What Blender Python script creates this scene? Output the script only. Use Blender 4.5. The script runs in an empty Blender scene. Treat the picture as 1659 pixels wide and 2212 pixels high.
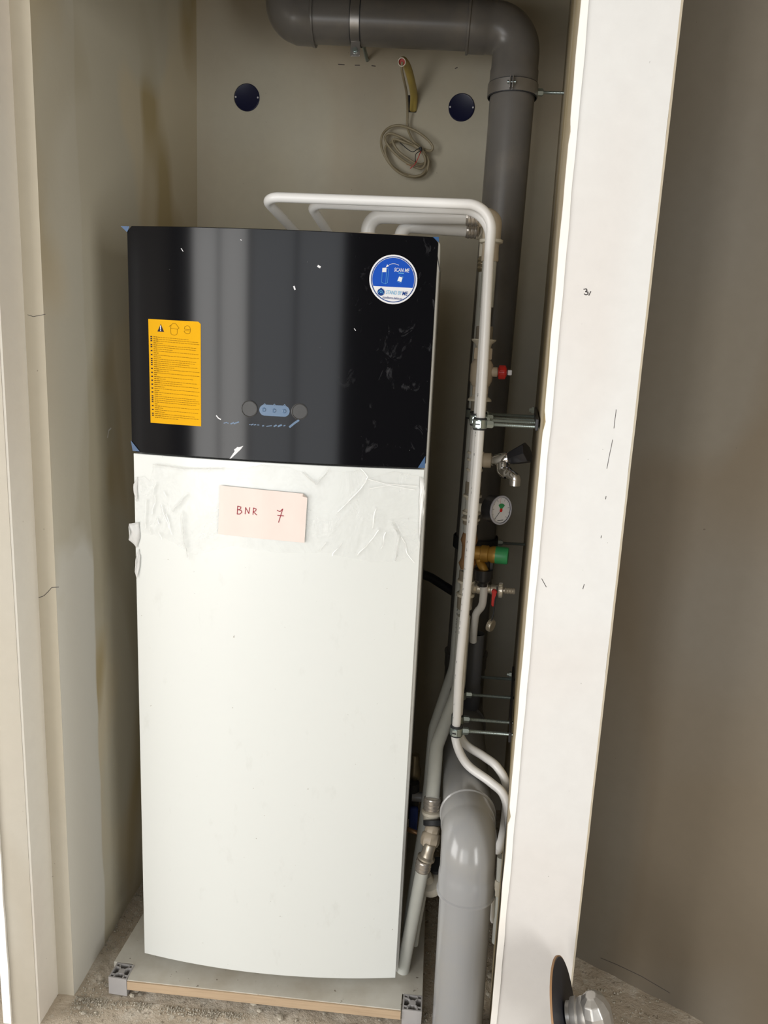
import bpy, bmesh, math, random
from mathutils import Vector, Matrix, noise
random.seed(7)
PI = math.pi
scn = bpy.context.scene
COL = scn.collection

# ------------------------------------------------------------------ camera
cam_d = bpy.data.cameras.new('camera')
cam = bpy.data.objects.new('camera', cam_d)
COL.objects.link(cam)
RIGHT = Vector((0.99618959, 0.07439662, 0.04551307))
DOWN = Vector((0.05979863, -0.2027847, -0.97739577))
FWD = Vector((-0.06348559, 0.97639311, -0.20646082))
mw = Matrix((RIGHT, -DOWN, -FWD)).transposed().to_4x4()
mw.translation = Vector((0.61684, -1.51740, 1.49441))
cam.matrix_world = mw
cam_d.sensor_fit = 'VERTICAL'
cam_d.sensor_height = 36.0
cam_d.lens = 36.0 * 1657.80 / 2212.0
cam_d.clip_start = 0.02
scn.camera = cam

# ------------------------------------------------------------------ world, windows' daylight and added fill, exposure
world = bpy.data.worlds.new('sky')
scn.world = world
world.use_nodes = True
wn = world.node_tree.nodes['Background']
wn.inputs[0].default_value = (0.80, 0.88, 1.0, 1)
wn.inputs[1].default_value = 1.0

def area(name, loc, target, sx, sy, power, col):
    d = bpy.data.lights.new(name, 'AREA')
    d.shape = 'RECTANGLE'; d.size = sx; d.size_y = sy; d.energy = power; d.color = col
    o = bpy.data.objects.new(name, d); COL.objects.link(o)
    o.location = loc
    o.rotation_euler = (Vector(target) - Vector(loc)).to_track_quat('-Z', 'Y').to_euler()
    return o
# daylight entering by the glazed door and the two windows of the room
area('daylight_garden_door', (-1.62, -4.14, 1.28), (-1.62, 0, 1.28), 1.04, 2.28, 150, (1.0, 0.985, 0.96))
area('daylight_rear_window', (-0.26, -4.14, 1.30), (-0.26, 0, 1.30), 1.50, 2.20, 72, (0.93, 0.96, 1.0))
area('daylight_side_window', (-2.54, -1.85, 1.15), (0, -1.85, 1.15), 1.90, 1.90, 215, (1.0, 0.99, 0.97))
area('added_fill_right', (2.34, -2.60, 1.15), (0, -2.0, 1.15), 1.20, 1.90, 155, (1.0, 1.0, 0.98))  # added fill lamp from the right, no window built there
scn.view_settings.view_transform = 'Standard'
scn.view_settings.look = 'None'
scn.view_settings.gamma = 1.0
scn.view_settings.use_curve_mapping = False
scn.view_settings.exposure = -1.17

# ------------------------------------------------------------------ materials
class N:
    """small node-tree writer"""
    def __init__(s, name):
        s.m = bpy.data.materials.new(name); s.m.use_nodes = True
        s.t = s.m.node_tree; s.b = s.t.nodes['Principled BSDF']
        s.tc = s.t.nodes.new('ShaderNodeTexCoord')
    def n(s, kind, **kw):
        o = s.t.nodes.new(kind)
        for k, v in kw.items(): setattr(o, k, v)
        return o
    def l(s, a, b): s.t.links.new(a, b)
    def map(s, scale=(1, 1, 1), loc=(0, 0, 0), src='Object'):
        o = s.n('ShaderNodeMapping'); s.l(s.tc.outputs[src], o.inputs[0])
        o.inputs['Scale'].default_value = scale; o.inputs['Location'].default_value = loc
        return o.outputs[0]
    def noise(s, sc, det=4, rough=.55, vec=None, dist=0):
        o = s.n('ShaderNodeTexNoise'); o.inputs['Scale'].default_value = sc
        o.inputs['Detail'].default_value = det; o.inputs['Roughness'].default_value = rough
        o.inputs['Distortion'].default_value = dist
        s.l(vec if vec else s.tc.outputs['Object'], o.inputs['Vector'])
        return o.outputs[0]
    def ramp(s, fac, stops):
        o = s.n('ShaderNodeValToRGB'); s.l(fac, o.inputs[0])
        e = o.color_ramp.elements
        while len(e) < len(stops): e.new(0.5)
        for i, (p, c) in enumerate(stops):
            e[i].position = p; e[i].color = (c, c, c, 1) if isinstance(c, (int, float)) else (*c, 1)
        return o.outputs[0]
    def mix(s, fac, a, b):
        o = s.n('ShaderNodeMix', data_type='RGBA')
        if isinstance(fac, (int, float)): o.inputs[0].default_value = fac
        else: s.l(fac, o.inputs[0])
        for i, v in ((6, a), (7, b)):
            if isinstance(v, tuple): o.inputs[i].default_value = (*v, 1)
            else: s.l(v, o.inputs[i])
        return o.outputs[2]
    def bump(s, h, strength, dist=.002, normal=None):
        o = s.n('ShaderNodeBump'); o.inputs['Strength'].default_value = strength
        o.inputs['Distance'].default_value = dist; s.l(h, o.inputs['Height'])
        if normal: s.l(normal, o.inputs['Normal'])
        s.l(o.outputs[0], s.b.inputs['Normal']); return o.outputs[0]
    def set(s, **kw):
        for k, v in kw.items():
            k = {'col': 'Base Color', 'rough': 'Roughness', 'metal': 'Metallic', 'ior': 'IOR', 'coat': 'Coat Weight',
                 'coat_rough': 'Coat Roughness', 'alpha': 'Alpha', 'trans': 'Transmission Weight', 'spec': 'Specular IOR Level',
                 'sub': 'Subsurface Weight'}[k]
            i = s.b.inputs[k]
            if isinstance(v, tuple): i.default_value = (*v, 1)
            elif isinstance(v, (int, float)): i.default_value = v
            else: s.l(v, i)
        return s

def plain(name, col, rough=.5, metal=0, var=.12, bump=0, scale=30, **kw):
    k = N(name)
    f = k.noise(scale, 3)
    c2 = tuple(max(0, c * (1 - var)) for c in col)
    k.set(col=k.mix(f, col, c2), rough=rough, metal=metal, **kw)
    if bump: k.bump(k.noise(scale * 4, 3), bump, .001)
    return k.m

def plaster(name, light, dark, grey, sc=1.4, lo=.47, hi=.53, loc=(0, 0, 0)):
    k = N(name)
    v = k.map((1, 1, .55), loc)
    f1 = k.ramp(k.noise(sc, 2, .45, v, .6), [(lo, 0), (hi, 1)])
    f2 = k.ramp(k.noise(sc * 1.6, 2, .4, k.map((1, 1, .7), (5, 3, 1))), [(.45, 0), (.60, 1)])
    f3 = k.noise(35, 4)
    c = k.mix(f1, light, dark)
    c = k.mix(k.ramp(f2, [(0, 0), (1, .55)]), c, grey)
    sp = k.ramp(k.noise(90, 2), [(.20, .8), (.22, 0)])
    c = k.mix(sp, c, tuple(x * .55 for x in dark))
    c = k.mix(k.ramp(f3, [(.3, .10), (.7, 0)]), c, tuple(x * .7 for x in dark))
    k.set(col=c, rough=.85)
    k.bump(k.noise(14, 5, .6), .25, .004)
    return k.m

M = {}
k = N('plaster_niche_left')
v = k.map((1, 1, .55))
f1 = k.ramp(k.noise(1.9, 2, .45, v, .6), [(.46, 0), (.52, 1)])
c = k.mix(f1, (.66, .585, .43), (.47, .375, .20))
c = k.mix(k.ramp(k.noise(2.6, 2, .4, k.map((1, 1, .7), (5, 3, 1))), [(.50, 0), (.56, .6)]), c, (.57, .55, .46))
sp_ = k.n('ShaderNodeSeparateXYZ'); k.l(k.tc.outputs['Object'], sp_.inputs[0])
wob = k.n('ShaderNodeMath', operation='MULTIPLY_ADD'); k.l(k.noise(3, 3), wob.inputs[0]); wob.inputs[1].default_value = .05; k.l(sp_.outputs[1], wob.inputs[2])
band = k.ramp(wob.outputs[0], [(.1240, 1), (.1280, 0)])
wz = k.n('ShaderNodeMath', operation='MULTIPLY_ADD'); k.l(k.noise(4, 3), wz.inputs[0]); wz.inputs[1].default_value = .5; k.l(sp_.outputs[2], wz.inputs[2])
low = k.n('ShaderNodeMapRange'); k.l(wz.outputs[0], low.inputs[0]); low.inputs[1].default_value = 1.22; low.inputs[2].default_value = 1.30; low.inputs[3].default_value = 1; low.inputs[4].default_value = .25
mm = k.n('ShaderNodeMath', operation='MULTIPLY'); k.l(band, mm.inputs[0]); k.l(low.outputs[0], mm.inputs[1])
c = k.mix(mm.outputs[0], c, (.74, .72, .65))
k.set(col=c, rough=.85); k.bump(k.noise(14, 5, .6), .25, .004)
M['wall_in'] = k.m
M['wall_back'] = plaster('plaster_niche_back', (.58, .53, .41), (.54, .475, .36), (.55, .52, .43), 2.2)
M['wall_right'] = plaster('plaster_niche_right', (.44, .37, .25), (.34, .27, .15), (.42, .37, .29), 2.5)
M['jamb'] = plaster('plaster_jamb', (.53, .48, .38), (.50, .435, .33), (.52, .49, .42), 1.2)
M['jamb_lit'] = plaster('plaster_jamb_lit', (.88, .84, .76), (.85, .79, .71), (.85, .83, .77), 1.6)  # same jamb plaster, colour raised to paint in light from the right
M['jamb_shaded'] = plaster('plaster_jamb_shaded', (.44, .405, .34), (.41, .37, .30), (.43, .41, .36), 1.6)  # same jamb plaster, colour lowered so the front face looks less lit
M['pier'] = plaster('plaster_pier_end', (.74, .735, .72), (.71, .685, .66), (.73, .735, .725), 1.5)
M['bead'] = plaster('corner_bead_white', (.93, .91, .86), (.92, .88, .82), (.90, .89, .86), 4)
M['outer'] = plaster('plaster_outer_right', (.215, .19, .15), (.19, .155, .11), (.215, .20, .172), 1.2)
M['room'] = plain('room_plaster', (.30, .28, .25), .9)
M['dark'] = plain('unlit_dark', (.03, .028, .025), .9)  # near-black colour painted in place of unlit depth, keeps reflections dark

k = N('dusty_concrete')
f = k.noise(5, 6, .65)
c = k.mix(f, (.60, .52, .42), (.44, .37, .285))
c = k.mix(k.ramp(k.noise(9, 5, .7, dist=.8), [(.50, 0), (.66, .75)]), c, (.66, .61, .53))
c = k.mix(k.ramp(k.noise(55, 4, .7), [(.33, .65), (.41, 0)]), c, (.13, .10, .07))
c = k.mix(k.ramp(k.noise(40, 3), [(.60, 0), (.68, .7)]), c, (.62, .58, .50))
k.set(col=c, rough=.93)
b1 = k.bump(k.noise(22, 6, .7), .8, .010)
M['floor'] = k.m

k = N('white_enamel')
sm = k.ramp(k.noise(26, 4, .6, k.map((1, 1, .5))), [(.62, 0), (.78, .35)])
sm2 = k.ramp(k.noise(140, 2), [(.20, .8), (.235, 0)])
c = k.mix(sm, (.67, .69, .67), (.53, .54, .51)); c = k.mix(sm2, c, (.30, .28, .25))
k.set(col=c, rough=.30, coat=.6, coat_rough=.22)
M['white'] = k.m

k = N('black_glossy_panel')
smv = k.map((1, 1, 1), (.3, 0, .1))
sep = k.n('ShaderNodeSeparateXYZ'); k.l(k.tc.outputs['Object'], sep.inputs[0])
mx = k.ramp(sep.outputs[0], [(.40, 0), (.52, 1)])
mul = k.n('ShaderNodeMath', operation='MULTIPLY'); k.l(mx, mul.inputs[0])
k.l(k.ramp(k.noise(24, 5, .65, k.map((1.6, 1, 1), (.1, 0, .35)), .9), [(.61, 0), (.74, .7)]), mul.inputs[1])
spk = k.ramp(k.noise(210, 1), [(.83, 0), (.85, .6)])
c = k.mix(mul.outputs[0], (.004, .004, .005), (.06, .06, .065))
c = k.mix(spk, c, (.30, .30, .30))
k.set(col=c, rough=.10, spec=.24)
M['black'] = k.m

M['casing'] = plain('casing_side', (.62, .62, .60), .45)
M['pvc'] = N('grey_pvc').m
k = N('grey_pvc_dusty')
c = k.mix(k.ramp(k.noise(12, 5, .6), [(.45, 0), (.75, .35)]), (.135, .127, .118), (.24, .21, .17))
k.set(col=c, rough=.30)
M['pvc'] = k.m
k = N('light_grey_pvc')
c = k.mix(k.ramp(k.noise(7, 5, .6), [(.45, 0), (.75, .5)]), (.27, .272, .275), (.31, .295, .26))
k.set(col=c, rough=.20)
M['pvc_light'] = k.m
M['pvc_dark'] = plain('dark_grey_plastic', (.10, .10, .105), .45)
M['pipe'] = plain('white_composite_pipe', (.84, .83, .81), .30, var=.04)
M['pipe_old'] = plain('dusty_composite_pipe', (.66, .67, .62), .42, var=.12)
M['ink'] = plain('black_print', (.05, .05, .05), .6)
M['beige'] = plain('beige_fitting', (.60, .51, .39), .38, var=.15)
M['collar'] = plain('ivory_plastic_collar', (.72, .67, .56), .35)
M['nickel'] = plain('nickel_brass', (.62, .56, .46), .28, .6, var=.3)
M['brass_dull'] = plain('dull_brass', (.42, .36, .25), .38, .8, var=.3)
M['steel'] = plain('crimped_steel', (.66, .61, .55), .24, .7, var=.25)
M['zinc'] = plain('zinc_plated_steel', (.50, .58, .57), .30, .9, var=.2)
M['galv'] = plain('galvanised_strap', (.42, .40, .38), .35, .8, var=.25)
M['rubber'] = plain('black_rubber', (.03, .032, .036), .55)
M['blackp'] = plain('black_plastic', (.018, .018, .022), .32)
M['red'] = plain('red_plastic', (.62, .02, .015), .35)
M['green'] = plain('green_plastic', (.035, .30, .10), .35)
M['ochre'] = plain('ochre_cast_brass', (.46, .25, .04), .42, .35, var=.3)
M['copper'] = plain('copper_bronze', (.55, .32, .16), .35, .5, var=.3)
M['chrome'] = plain('chrome', (.80, .80, .82), .06, 1, var=.02)
M['dial'] = plain('dial_white', (.78, .78, .80), .4)
M['yellow_tube'] = plain('yellow_conduit', (.55, .42, .11), .45)
M['red_end'] = plain('red_inside', (.50, .04, .03), .5)
M['cable'] = plain('beige_cable', (.36, .30, .19), .45)
M['cap'] = plain('blue_black_cap', (.008, .010, .045), .40)
M['paper'] = plain('pinkish_paper', (.76, .66, .61), .85, var=.06)
M['marker'] = plain('dark_red_marker', (.30, .01, .03), .6)
M['pencil'] = plain('pencil_mark', (.07, .06, .06), .8)
M['yellow'] = plain('yellow_sticker', (.70, .36, .0), .6, var=.05, spec=.12)
M['yellow_ink'] = plain('brown_print', (.22, .11, .005), .7, spec=.1)
M['stick_black'] = plain('sticker_black', (.02, .015, .03), .6, spec=.1)
M['stick_white'] = plain('sticker_white', (.70, .70, .72), .6, var=.02)
M['stick_blue'] = plain('sticker_blue', (.003, .065, .42), .6, var=.03, spec=.2)
M['stick_navy'] = plain('sticker_navy', (.004, .04, .20), .6, var=.03, spec=.2)
M['stick_cyan'] = plain('sticker_light_blue', (.10, .38, .62), .6, var=.03)
M['bluefilm'] = plain('blue_film', (.085, .15, .25), .35)
M['bluefilm2'] = plain('blue_film_corner', (.02, .08, .20), .35)
M['knob'] = plain('dark_recess_disc', (.045, .045, .045), .5)
M['wood'] = None
k = N('raw_wood_edge')
c = k.mix(k.noise(9, 4, .6, k.map((1.2, 1, 30))), (.56, .42, .28), (.34, .24, .15))
k.set(col=c, rough=.8); M['wood'] = k.m
k = N('dusty_white_board')
c = k.mix(k.ramp(k.noise(8, 5, .6), [(.4, 0), (.7, 1)]), (.56, .54, .48), (.44, .40, .33))
c = k.mix(k.ramp(k.noise(60, 2), [(.26, 1), (.30, 0)]), c, (.20, .17, .13))
k.set(col=c, rough=.75); M['board'] = k.m
M['profile'] = plain('grey_plastic_profile', (.40, .385, .38), .45)
M['profile_in'] = plain('profile_chambers', (.05, .05, .05), .8)
M['rubble'] = plain('plaster_crumbs', (.55, .50, .41), .95, var=.5, scale=60)
M['grind_disc'] = plain('cutting_disc', (.022, .022, .030), .55)
M['grind_rim'] = plain('rusty_rim', (.34, .19, .09), .6)
M['cast'] = plain('cast_aluminium', (.62, .60, .57), .35, .7, var=.2, bump=.2)
M['grind_body'] = plain('olive_grinder_body', (.36, .35, .16), .5)
M['blue_part'] = plain('blue_valve', (.02, .05, .25), .5)

k = N('torn_clear_film')
w1 = k.noise(18, 4, .6, k.map((1, 1, .45)), 1.2)
k.set(col=(.88, .89, .88), rough=.22, spec=.6)
k.bump(w1, .8, .006)
al = k.ramp(k.noise(9, 4, .6, None, 1.0), [(.38, .06), (.72, .45)])
k.set(alpha=al)
M['film'] = k.m
k = N('film_fold_highlight'); k.set(col=(.92, .92, .91), rough=.25, alpha=.75); M['fold_highlight'] = k.m  # highlight along thin film creases, painted as a white strip
k = N('film_fold_shade'); k.set(col=(.55, .55, .53), rough=.35, alpha=.40); M['fold_shade'] = k.m  # shadow along wider film creases, painted as a grey strip
k = N('torn_film_flap')
k.set(col=(.80, .80, .78), rough=.3, alpha=.72); M['flap'] = k.m

# ------------------------------------------------------------------ object helpers
def finish(name, me, mat, parent=None, smooth=True, label=None, cat=None, group=None, kind=None):
    me.name = name
    o = bpy.data.objects.new(name, me); COL.objects.link(o)
    if mat is not None:
        for m in (mat if isinstance(mat, (list, tuple)) else [mat]): me.materials.append(m)
    if smooth:
        me.polygons.foreach_set('use_smooth', [True] * len(me.polygons))
        try: me.set_sharp_from_angle(angle=math.radians(38))
        except Exception: pass
    if parent: o.parent = parent; o.matrix_parent_inverse = parent_inv(parent)
    tag(o, label, cat, group, kind)
    return o
def parent_inv(p):
    return Matrix.Translation(p.location).inverted() if p.parent is None else Matrix()
def tag(o, label=None, cat=None, group=None, kind=None):
    if label: o['label'] = label
    if cat: o['category'] = cat
    if group: o['group'] = group
    if kind: o['kind'] = kind
def thing(name, loc, label, cat, group=None):
    o = bpy.data.objects.new(name, None); COL.objects.link(o)
    o.empty_display_size = .05; o.location = loc
    tag(o, label, cat, group); return o

class G:
    """collects world-space geometry for one mesh"""
    def __init__(s): s.v = []; s.f = []; s.mi = []; s.cur = 0
    def add(s, vs, fs):
        n = len(s.v); s.v += [tuple(v) for v in vs]
        for f in fs: s.f.append(tuple(i + n for i in f)); s.mi.append(s.cur)
        return s
    def box(s, c, size, ax=None):
        X, Y, Z = ax if ax else (Vector((1, 0, 0)), Vector((0, 1, 0)), Vector((0, 0, 1)))
        c = Vector(c); h = [x / 2 for x in size]
        vs = [c + X * (sx * h[0]) + Y * (sy * h[1]) + Z * (sz * h[2]) for sz in (-1, 1) for sy in (-1, 1) for sx in (-1, 1)]
        return s.add(vs, [(0, 2, 3, 1), (4, 5, 7, 6), (0, 1, 5, 4), (2, 6, 7, 3), (0, 4, 6, 2), (1, 3, 7, 5)])
    def lathe(s, prof, o, d, seg=28, closed=True):
        o = Vector(o); d = Vector(d).normalized()
        a = Vector((0, 0, 1)) if abs(d.z) < .9 else Vector((1, 0, 0))
        u = d.cross(a).normalized(); w = d.cross(u)
        vs = []; fs = []
        for t, r in prof:
            for i in range(seg):
                an = 2 * PI * i / seg
                vs.append(o + d * t + (u * math.cos(an) + w * math.sin(an)) * max(r, 1e-5))
        for j in range(len(prof) - 1):
            for i in range(seg):
                k2 = (i + 1) % seg
                fs.append((j * seg + i, j * seg + k2, (j + 1) * seg + k2, (j + 1) * seg + i))
        if closed:
            fs.append(tuple(reversed(range(seg)))); n = (len(prof) - 1) * seg
            fs.append(tuple(n + i for i in range(seg)))
        return s.add(vs, fs)
    def sweep(s, pts, r, seg=20, caps=True):
        pts = [Vector(p) for p in pts]; n = len(pts)
        T = [(pts[min(i + 1, n - 1)] - pts[max(i - 1, 0)]).normalized() for i in range(n)]
        a = Vector((0, 0, 1)) if abs(T[0].z) < .9 else Vector((1, 0, 0))
        u = T[0].cross(a).normalized(); vs = []; fs = []
        for i in range(n):
            if i:
                q = T[i - 1].rotation_difference(T[i]); u = (q @ u).normalized()
            w = T[i].cross(u); rr = r[i] if isinstance(r, (list, tuple)) else r
            for j in range(seg):
                an = 2 * PI * j / seg
                vs.append(pts[i] + (u * math.cos(an) + w * math.sin(an)) * rr)
        for i in range(n - 1):
            for j in range(seg):
                k2 = (j + 1) % seg
                fs.append((i * seg + j, i * seg + k2, (i + 1) * seg + k2, (i + 1) * seg + j))
        if caps:
            fs.append(tuple(reversed(range(seg)))); fs.append(tuple((n - 1) * seg + j for j in range(seg)))
        return s.add(vs, fs)
    def prism(s, poly, z0, z1):
        n = len(poly)
        vs = [(x, y, z0) for x, y in poly] + [(x, y, z1) for x, y in poly]
        fs = [(i, (i + 1) % n, n + (i + 1) % n, n + i) for i in range(n)]
        fs += [tuple(reversed(range(n))), tuple(range(n, 2 * n))]
        return s.add(vs, fs)
    def mesh(s):
        me = bpy.data.meshes.new('m'); me.from_pydata(s.v, [], s.f)
        me.polygons.foreach_set('material_index', s.mi)
        me.update()
        bm = bmesh.new(); bm.from_mesh(me)
        bmesh.ops.recalc_face_normals(bm, faces=bm.faces); bm.to_mesh(me); bm.free()
        return me
    def obj(s, name, mat, parent=None, bevel=0, **kw):
        o = finish(name, s.mesh(), mat, parent, **kw)
        if bevel:
            b = o.modifiers.new('bevel', 'BEVEL'); b.width = bevel; b.segments = 2; b.limit_method = 'ANGLE'
        return o

def path(pts, rad, n=8):
    """polyline with each inner corner rounded by a circular-like arc"""
    pts = [Vector(p) for p in pts]; out = [pts[0]]
    for i in range(1, len(pts) - 1):
        a, b, c = pts[i - 1], pts[i], pts[i + 1]
        R = rad[i - 1] if isinstance(rad, (list, tuple)) else rad
        d1 = (a - b).normalized(); d2 = (c - b).normalized()
        ang = d1.angle(d2)
        t = min(R / math.tan(ang / 2), (a - b).length * .49, (c - b).length * .49)
        p0 = b + d1 * t; p1 = b + d2 * t
        R2 = t * math.tan(ang / 2)
        ctr = b + (d1 + d2).normalized() * (R2 / math.sin(ang / 2))
        v0 = p0 - ctr; v1 = p1 - ctr
        ax = v0.cross(v1).normalized() if v0.cross(v1).length > 1e-9 else Vector((0, 0, 1))
        full = v0.angle(v1)
        for j in range(n + 1):
            out.append(ctr + Matrix.Rotation(full * j / n, 3, ax) @ v0)
    out.append(pts[-1]); return out
def smooth_path(pts, n=8):
    pts = [Vector(p) for p in pts]; P = [pts[0] * 2 - pts[1]] + pts + [pts[-1] * 2 - pts[-2]]; out = []
    for i in range(1, len(P) - 2):
        for j in range(n):
            t = j / n; a, b, c, d = P[i - 1], P[i], P[i + 1], P[i + 2]
            out.append(.5 * ((2 * b) + (c - a) * t + (2 * a - 5 * b + 4 * c - d) * t * t + (3 * b - a - 3 * c + d) * t ** 3))
    out.append(pts[-1]); return out

def text_geo(txt, size, shear=0, bold=0):
    cu = bpy.data.curves.new('t', 'FONT'); cu.body = txt; cu.size = size; cu.shear = shear; cu.offset = bold
    cu.align_x = 'CENTER'; cu.align_y = 'CENTER'; cu.resolution_u = 4
    o = bpy.data.objects.new('t', cu); COL.objects.link(o)
    dg = bpy.context.evaluated_depsgraph_get(); me = bpy.data.meshes.new_from_object(o.evaluated_get(dg))
    bpy.data.objects.remove(o)
    vs = [(v.co.x, v.co.y) for v in me.vertices]; fs = [tuple(p.vertices) for p in me.polygons]
    bpy.data.meshes.remove(me); return vs, fs

# front surface of the tall unit: a shallow convex curve between its two vertical edges
W, S = .595, .026
def FR(x, z, off=.0):
    t = (x - W / 2) / (W / 2)
    n = Vector((2 * S * t / (W / 2), -1, 0)).normalized()
    return Vector((x, -S * (1 - t * t), z)) + n * off
def patch(fn, poly, mat, name, parent, off, th=.0003, nx=14, **kw):
    """flat polygon (2-d) cut into vertical strips laid on the curved front"""
    bm = bmesh.new(); vs = [bm.verts.new((p[0], 0, p[1])) for p in poly]; bm.faces.new(vs)
    x0 = min(p[0] for p in poly); x1 = max(p[0] for p in poly)
    for i in range(1, nx):
        bmesh.ops.bisect_plane(bm, geom=bm.verts[:] + bm.edges[:] + bm.faces[:], plane_co=(x0 + (x1 - x0) * i / nx, 0, 0), plane_no=(1, 0, 0))
    for v in bm.verts: v.co = fn(v.co.x, v.co.z, off)
    me = bpy.data.meshes.new(name); bmesh.ops.recalc_face_normals(bm, faces=bm.faces)
    if bm.faces and sum(f.normal.y for f in bm.faces) > 0: bmesh.ops.reverse_faces(bm, faces=bm.faces)
    bm.to_mesh(me); bm.free()
    return finish(name, me, mat, parent, smooth=False, **kw)
def stroke2d(pts, w):
    """flat ribbon outline quads for a 2-d polyline"""
    vs = []; fs = []
    for (a, b) in zip(pts[:-1], pts[1:]):
        dx, dy = b[0] - a[0], b[1] - a[1]; L = math.hypot(dx, dy) or 1e-6
        nx, ny = -dy / L * w / 2, dx / L * w / 2; ex, ey = dx / L * w * .3, dy / L * w * .3
        n = len(vs)
        vs += [(a[0] + nx - ex, a[1] + ny - ey), (b[0] + nx + ex, b[1] + ny + ey), (b[0] - nx + ex, b[1] - ny + ey), (a[0] - nx - ex, a[1] - ny - ey)]
        fs.append((n, n + 1, n + 2, n + 3))
    return vs, fs
def lay(fn, items, mat, name, parent, off, **kw):
    """flat 2-d geometry pieces laid on a surface"""
    g = G()
    for vs, fs in items:
        g.add([fn(x, z, off) for x, z in vs], fs)
    return finish(name, g.mesh(), mat, parent, smooth=False, **kw)
def circ(c, r, n=40, ry=None, a0=0, a1=2 * PI):
    ry = ry or r
    return [(c[0] + r * math.cos(a0 + (a1 - a0) * i / n), c[1] + ry * math.sin(a0 + (a1 - a0) * i / n)) for i in range(n)]

# ------------------------------------------------------------------ the setting
CEIL = 2.62
def slab(name, poly, z0, z1, mat, **kw):
    kw.setdefault('kind', 'structure')
    return G().prism(poly, z0, z1).obj(name, mat, smooth=False, **kw)

# floor as an uneven dusty slab
g = G(); nx, ny = 150, 130; x0, x1, y0, y1 = -.60, 1.75, -.55, .95
vs = []
for j in range(ny + 1):
    for i in range(nx + 1):
        x = x0 + (x1 - x0) * i / nx; y = y0 + (y1 - y0) * j / ny
        h = noise.fractal(Vector((x * 9, y * 9, 0)), 1, 2, 5) * .004 + max(0, noise.noise(Vector((x * 60, y * 60, 3)))) * .003
        e = min(1, (x - x0) / .1, (x1 - x) / .1, (y - y0) / .1, (y1 - y) / .1)
        vs.append((x, y, -.006 + h * e + .004 * e))
fs = [(j * (nx + 1) + i, j * (nx + 1) + i + 1, (j + 1) * (nx + 1) + i + 1, (j + 1) * (nx + 1) + i) for j in range(ny) for i in range(nx)]
g.add(vs, fs)
fo = g.obj('floor', M['floor'], kind='structure')
slab('floor_room', [(-2.7, -4.4), (2.7, -4.4), (2.7, 1.5), (-2.7, 1.5)], -.12, -.0055, M['floor'])
slab('ceiling', [(-2.7, -4.4), (2.7, -4.4), (2.7, 1.5), (-2.7, 1.5)], CEIL, CEIL + .1, M['room'])

def edge_wall(name, xy0, xy1, mat, wid, amp=.0012, seed=0, n=140, depth=.004, notches=()):
    """thin upright strip from xy0 to xy1 whose right edge is slightly ragged"""
    g = G(); a = Vector((*xy0, 0)); b = Vector((*xy1, 0)); d = (b - a)
    nrm = Vector((d.y, -d.x, 0)).normalized()
    vs = []
    for i in range(n + 1):
        z = CEIL * i / n
        j0 = noise.noise(Vector((seed, z * 14, 0))) * amp; j1 = noise.noise(Vector((seed + 5, z * 11, 2))) * amp * 2
        for nz in notches:
            if abs(z - nz) < .012: j0 += .005 * (1 - abs(z - nz) / .012)
        u = d.normalized()
        p0 = a + u * j0; p1 = b + u * j1
        for p in (p0 + nrm * depth, p1 + nrm * depth, p1 - nrm * .002, p0 - nrm * .002): vs.append((p.x, p.y, z))
    fs = []
    for i in range(n):
        for q in range(4):
            r = (q + 1) % 4
            fs.append((i * 4 + q, i * 4 + r, i * 4 + 4 + r, i * 4 + 4 + q))
    fs += [(0, 1, 2, 3), tuple(n * 4 + q for q in (3, 2, 1, 0))]
    g.add(vs, fs)
    return g.obj(name, mat, kind='structure')

PX1_ = .9555
BY = .83                                      # plane of the niche's back wall
XR = lambda y: .845 - .108 * (.284 - y)       # the right niche wall runs slightly askew
slab('wall_back', [(-.25, BY), (1.05, BY), (1.05, BY + .1), (-.25, BY + .1)], -.02, CEIL, M['wall_back'])
slab('wall_left', [(-.145, -.060), (-.128, BY), (-.30, BY), (-.30, -.060)], -.02, CEIL, M['wall_in'])
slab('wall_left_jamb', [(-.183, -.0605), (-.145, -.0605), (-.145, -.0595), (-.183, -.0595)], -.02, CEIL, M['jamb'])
slab('wall_left_front', [(-.183, -.142), (-.183, -.0601), (-.262, -.0601), (-.262, -.145), (-.186, -.145)], -.02, CEIL, M['jamb_lit'])
slab('wall_left_front_face', [(-.186, -.1462), (-.186, -.1452), (-.246, -.1452), (-.246, -.1462)], -.02, CEIL, M['jamb_shaded'])
slab('unseen_header', [(-.262, -.144), (PX1_ + .01, -.158), (PX1_ + .01, -.085), (-.262, -.070)], 2.125, CEIL, M['jamb'])  # unseen lintel, added to keep ceiling light out of the niche
edge_wall('trim_1', (-.262, -.1475), (-.244, -.1475), M['bead'], .016, seed=3)
slab('wall_left_return', [(-.30, -.060), (-.262, -.060), (-.262, 1.2), (-.30, 1.2)], -.02, CEIL, M['dark'])
PX0, PX1, PY = .800, .9555, -.160
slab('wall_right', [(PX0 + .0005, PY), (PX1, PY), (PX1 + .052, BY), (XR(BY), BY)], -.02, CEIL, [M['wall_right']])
edge_wall('wall_right_end_face', (PX0 + .006, PY - .0002), (PX1 - .003, PY - .0002), M['pier'], .1, amp=.0004, seed=9, depth=.0022)
edge_wall('trim_2', (PX0 - .0005, PY), (PX0 + .0118, PY), M['bead'], .012, amp=.0011, seed=1, depth=.0045, notches=(.62, 1.38, 1.86))
edge_wall('trim_3', (PX1 - .003, PY), (PX1 + .0005, PY), M['jamb'], .003, amp=.0002, seed=6, depth=.0028)
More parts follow.
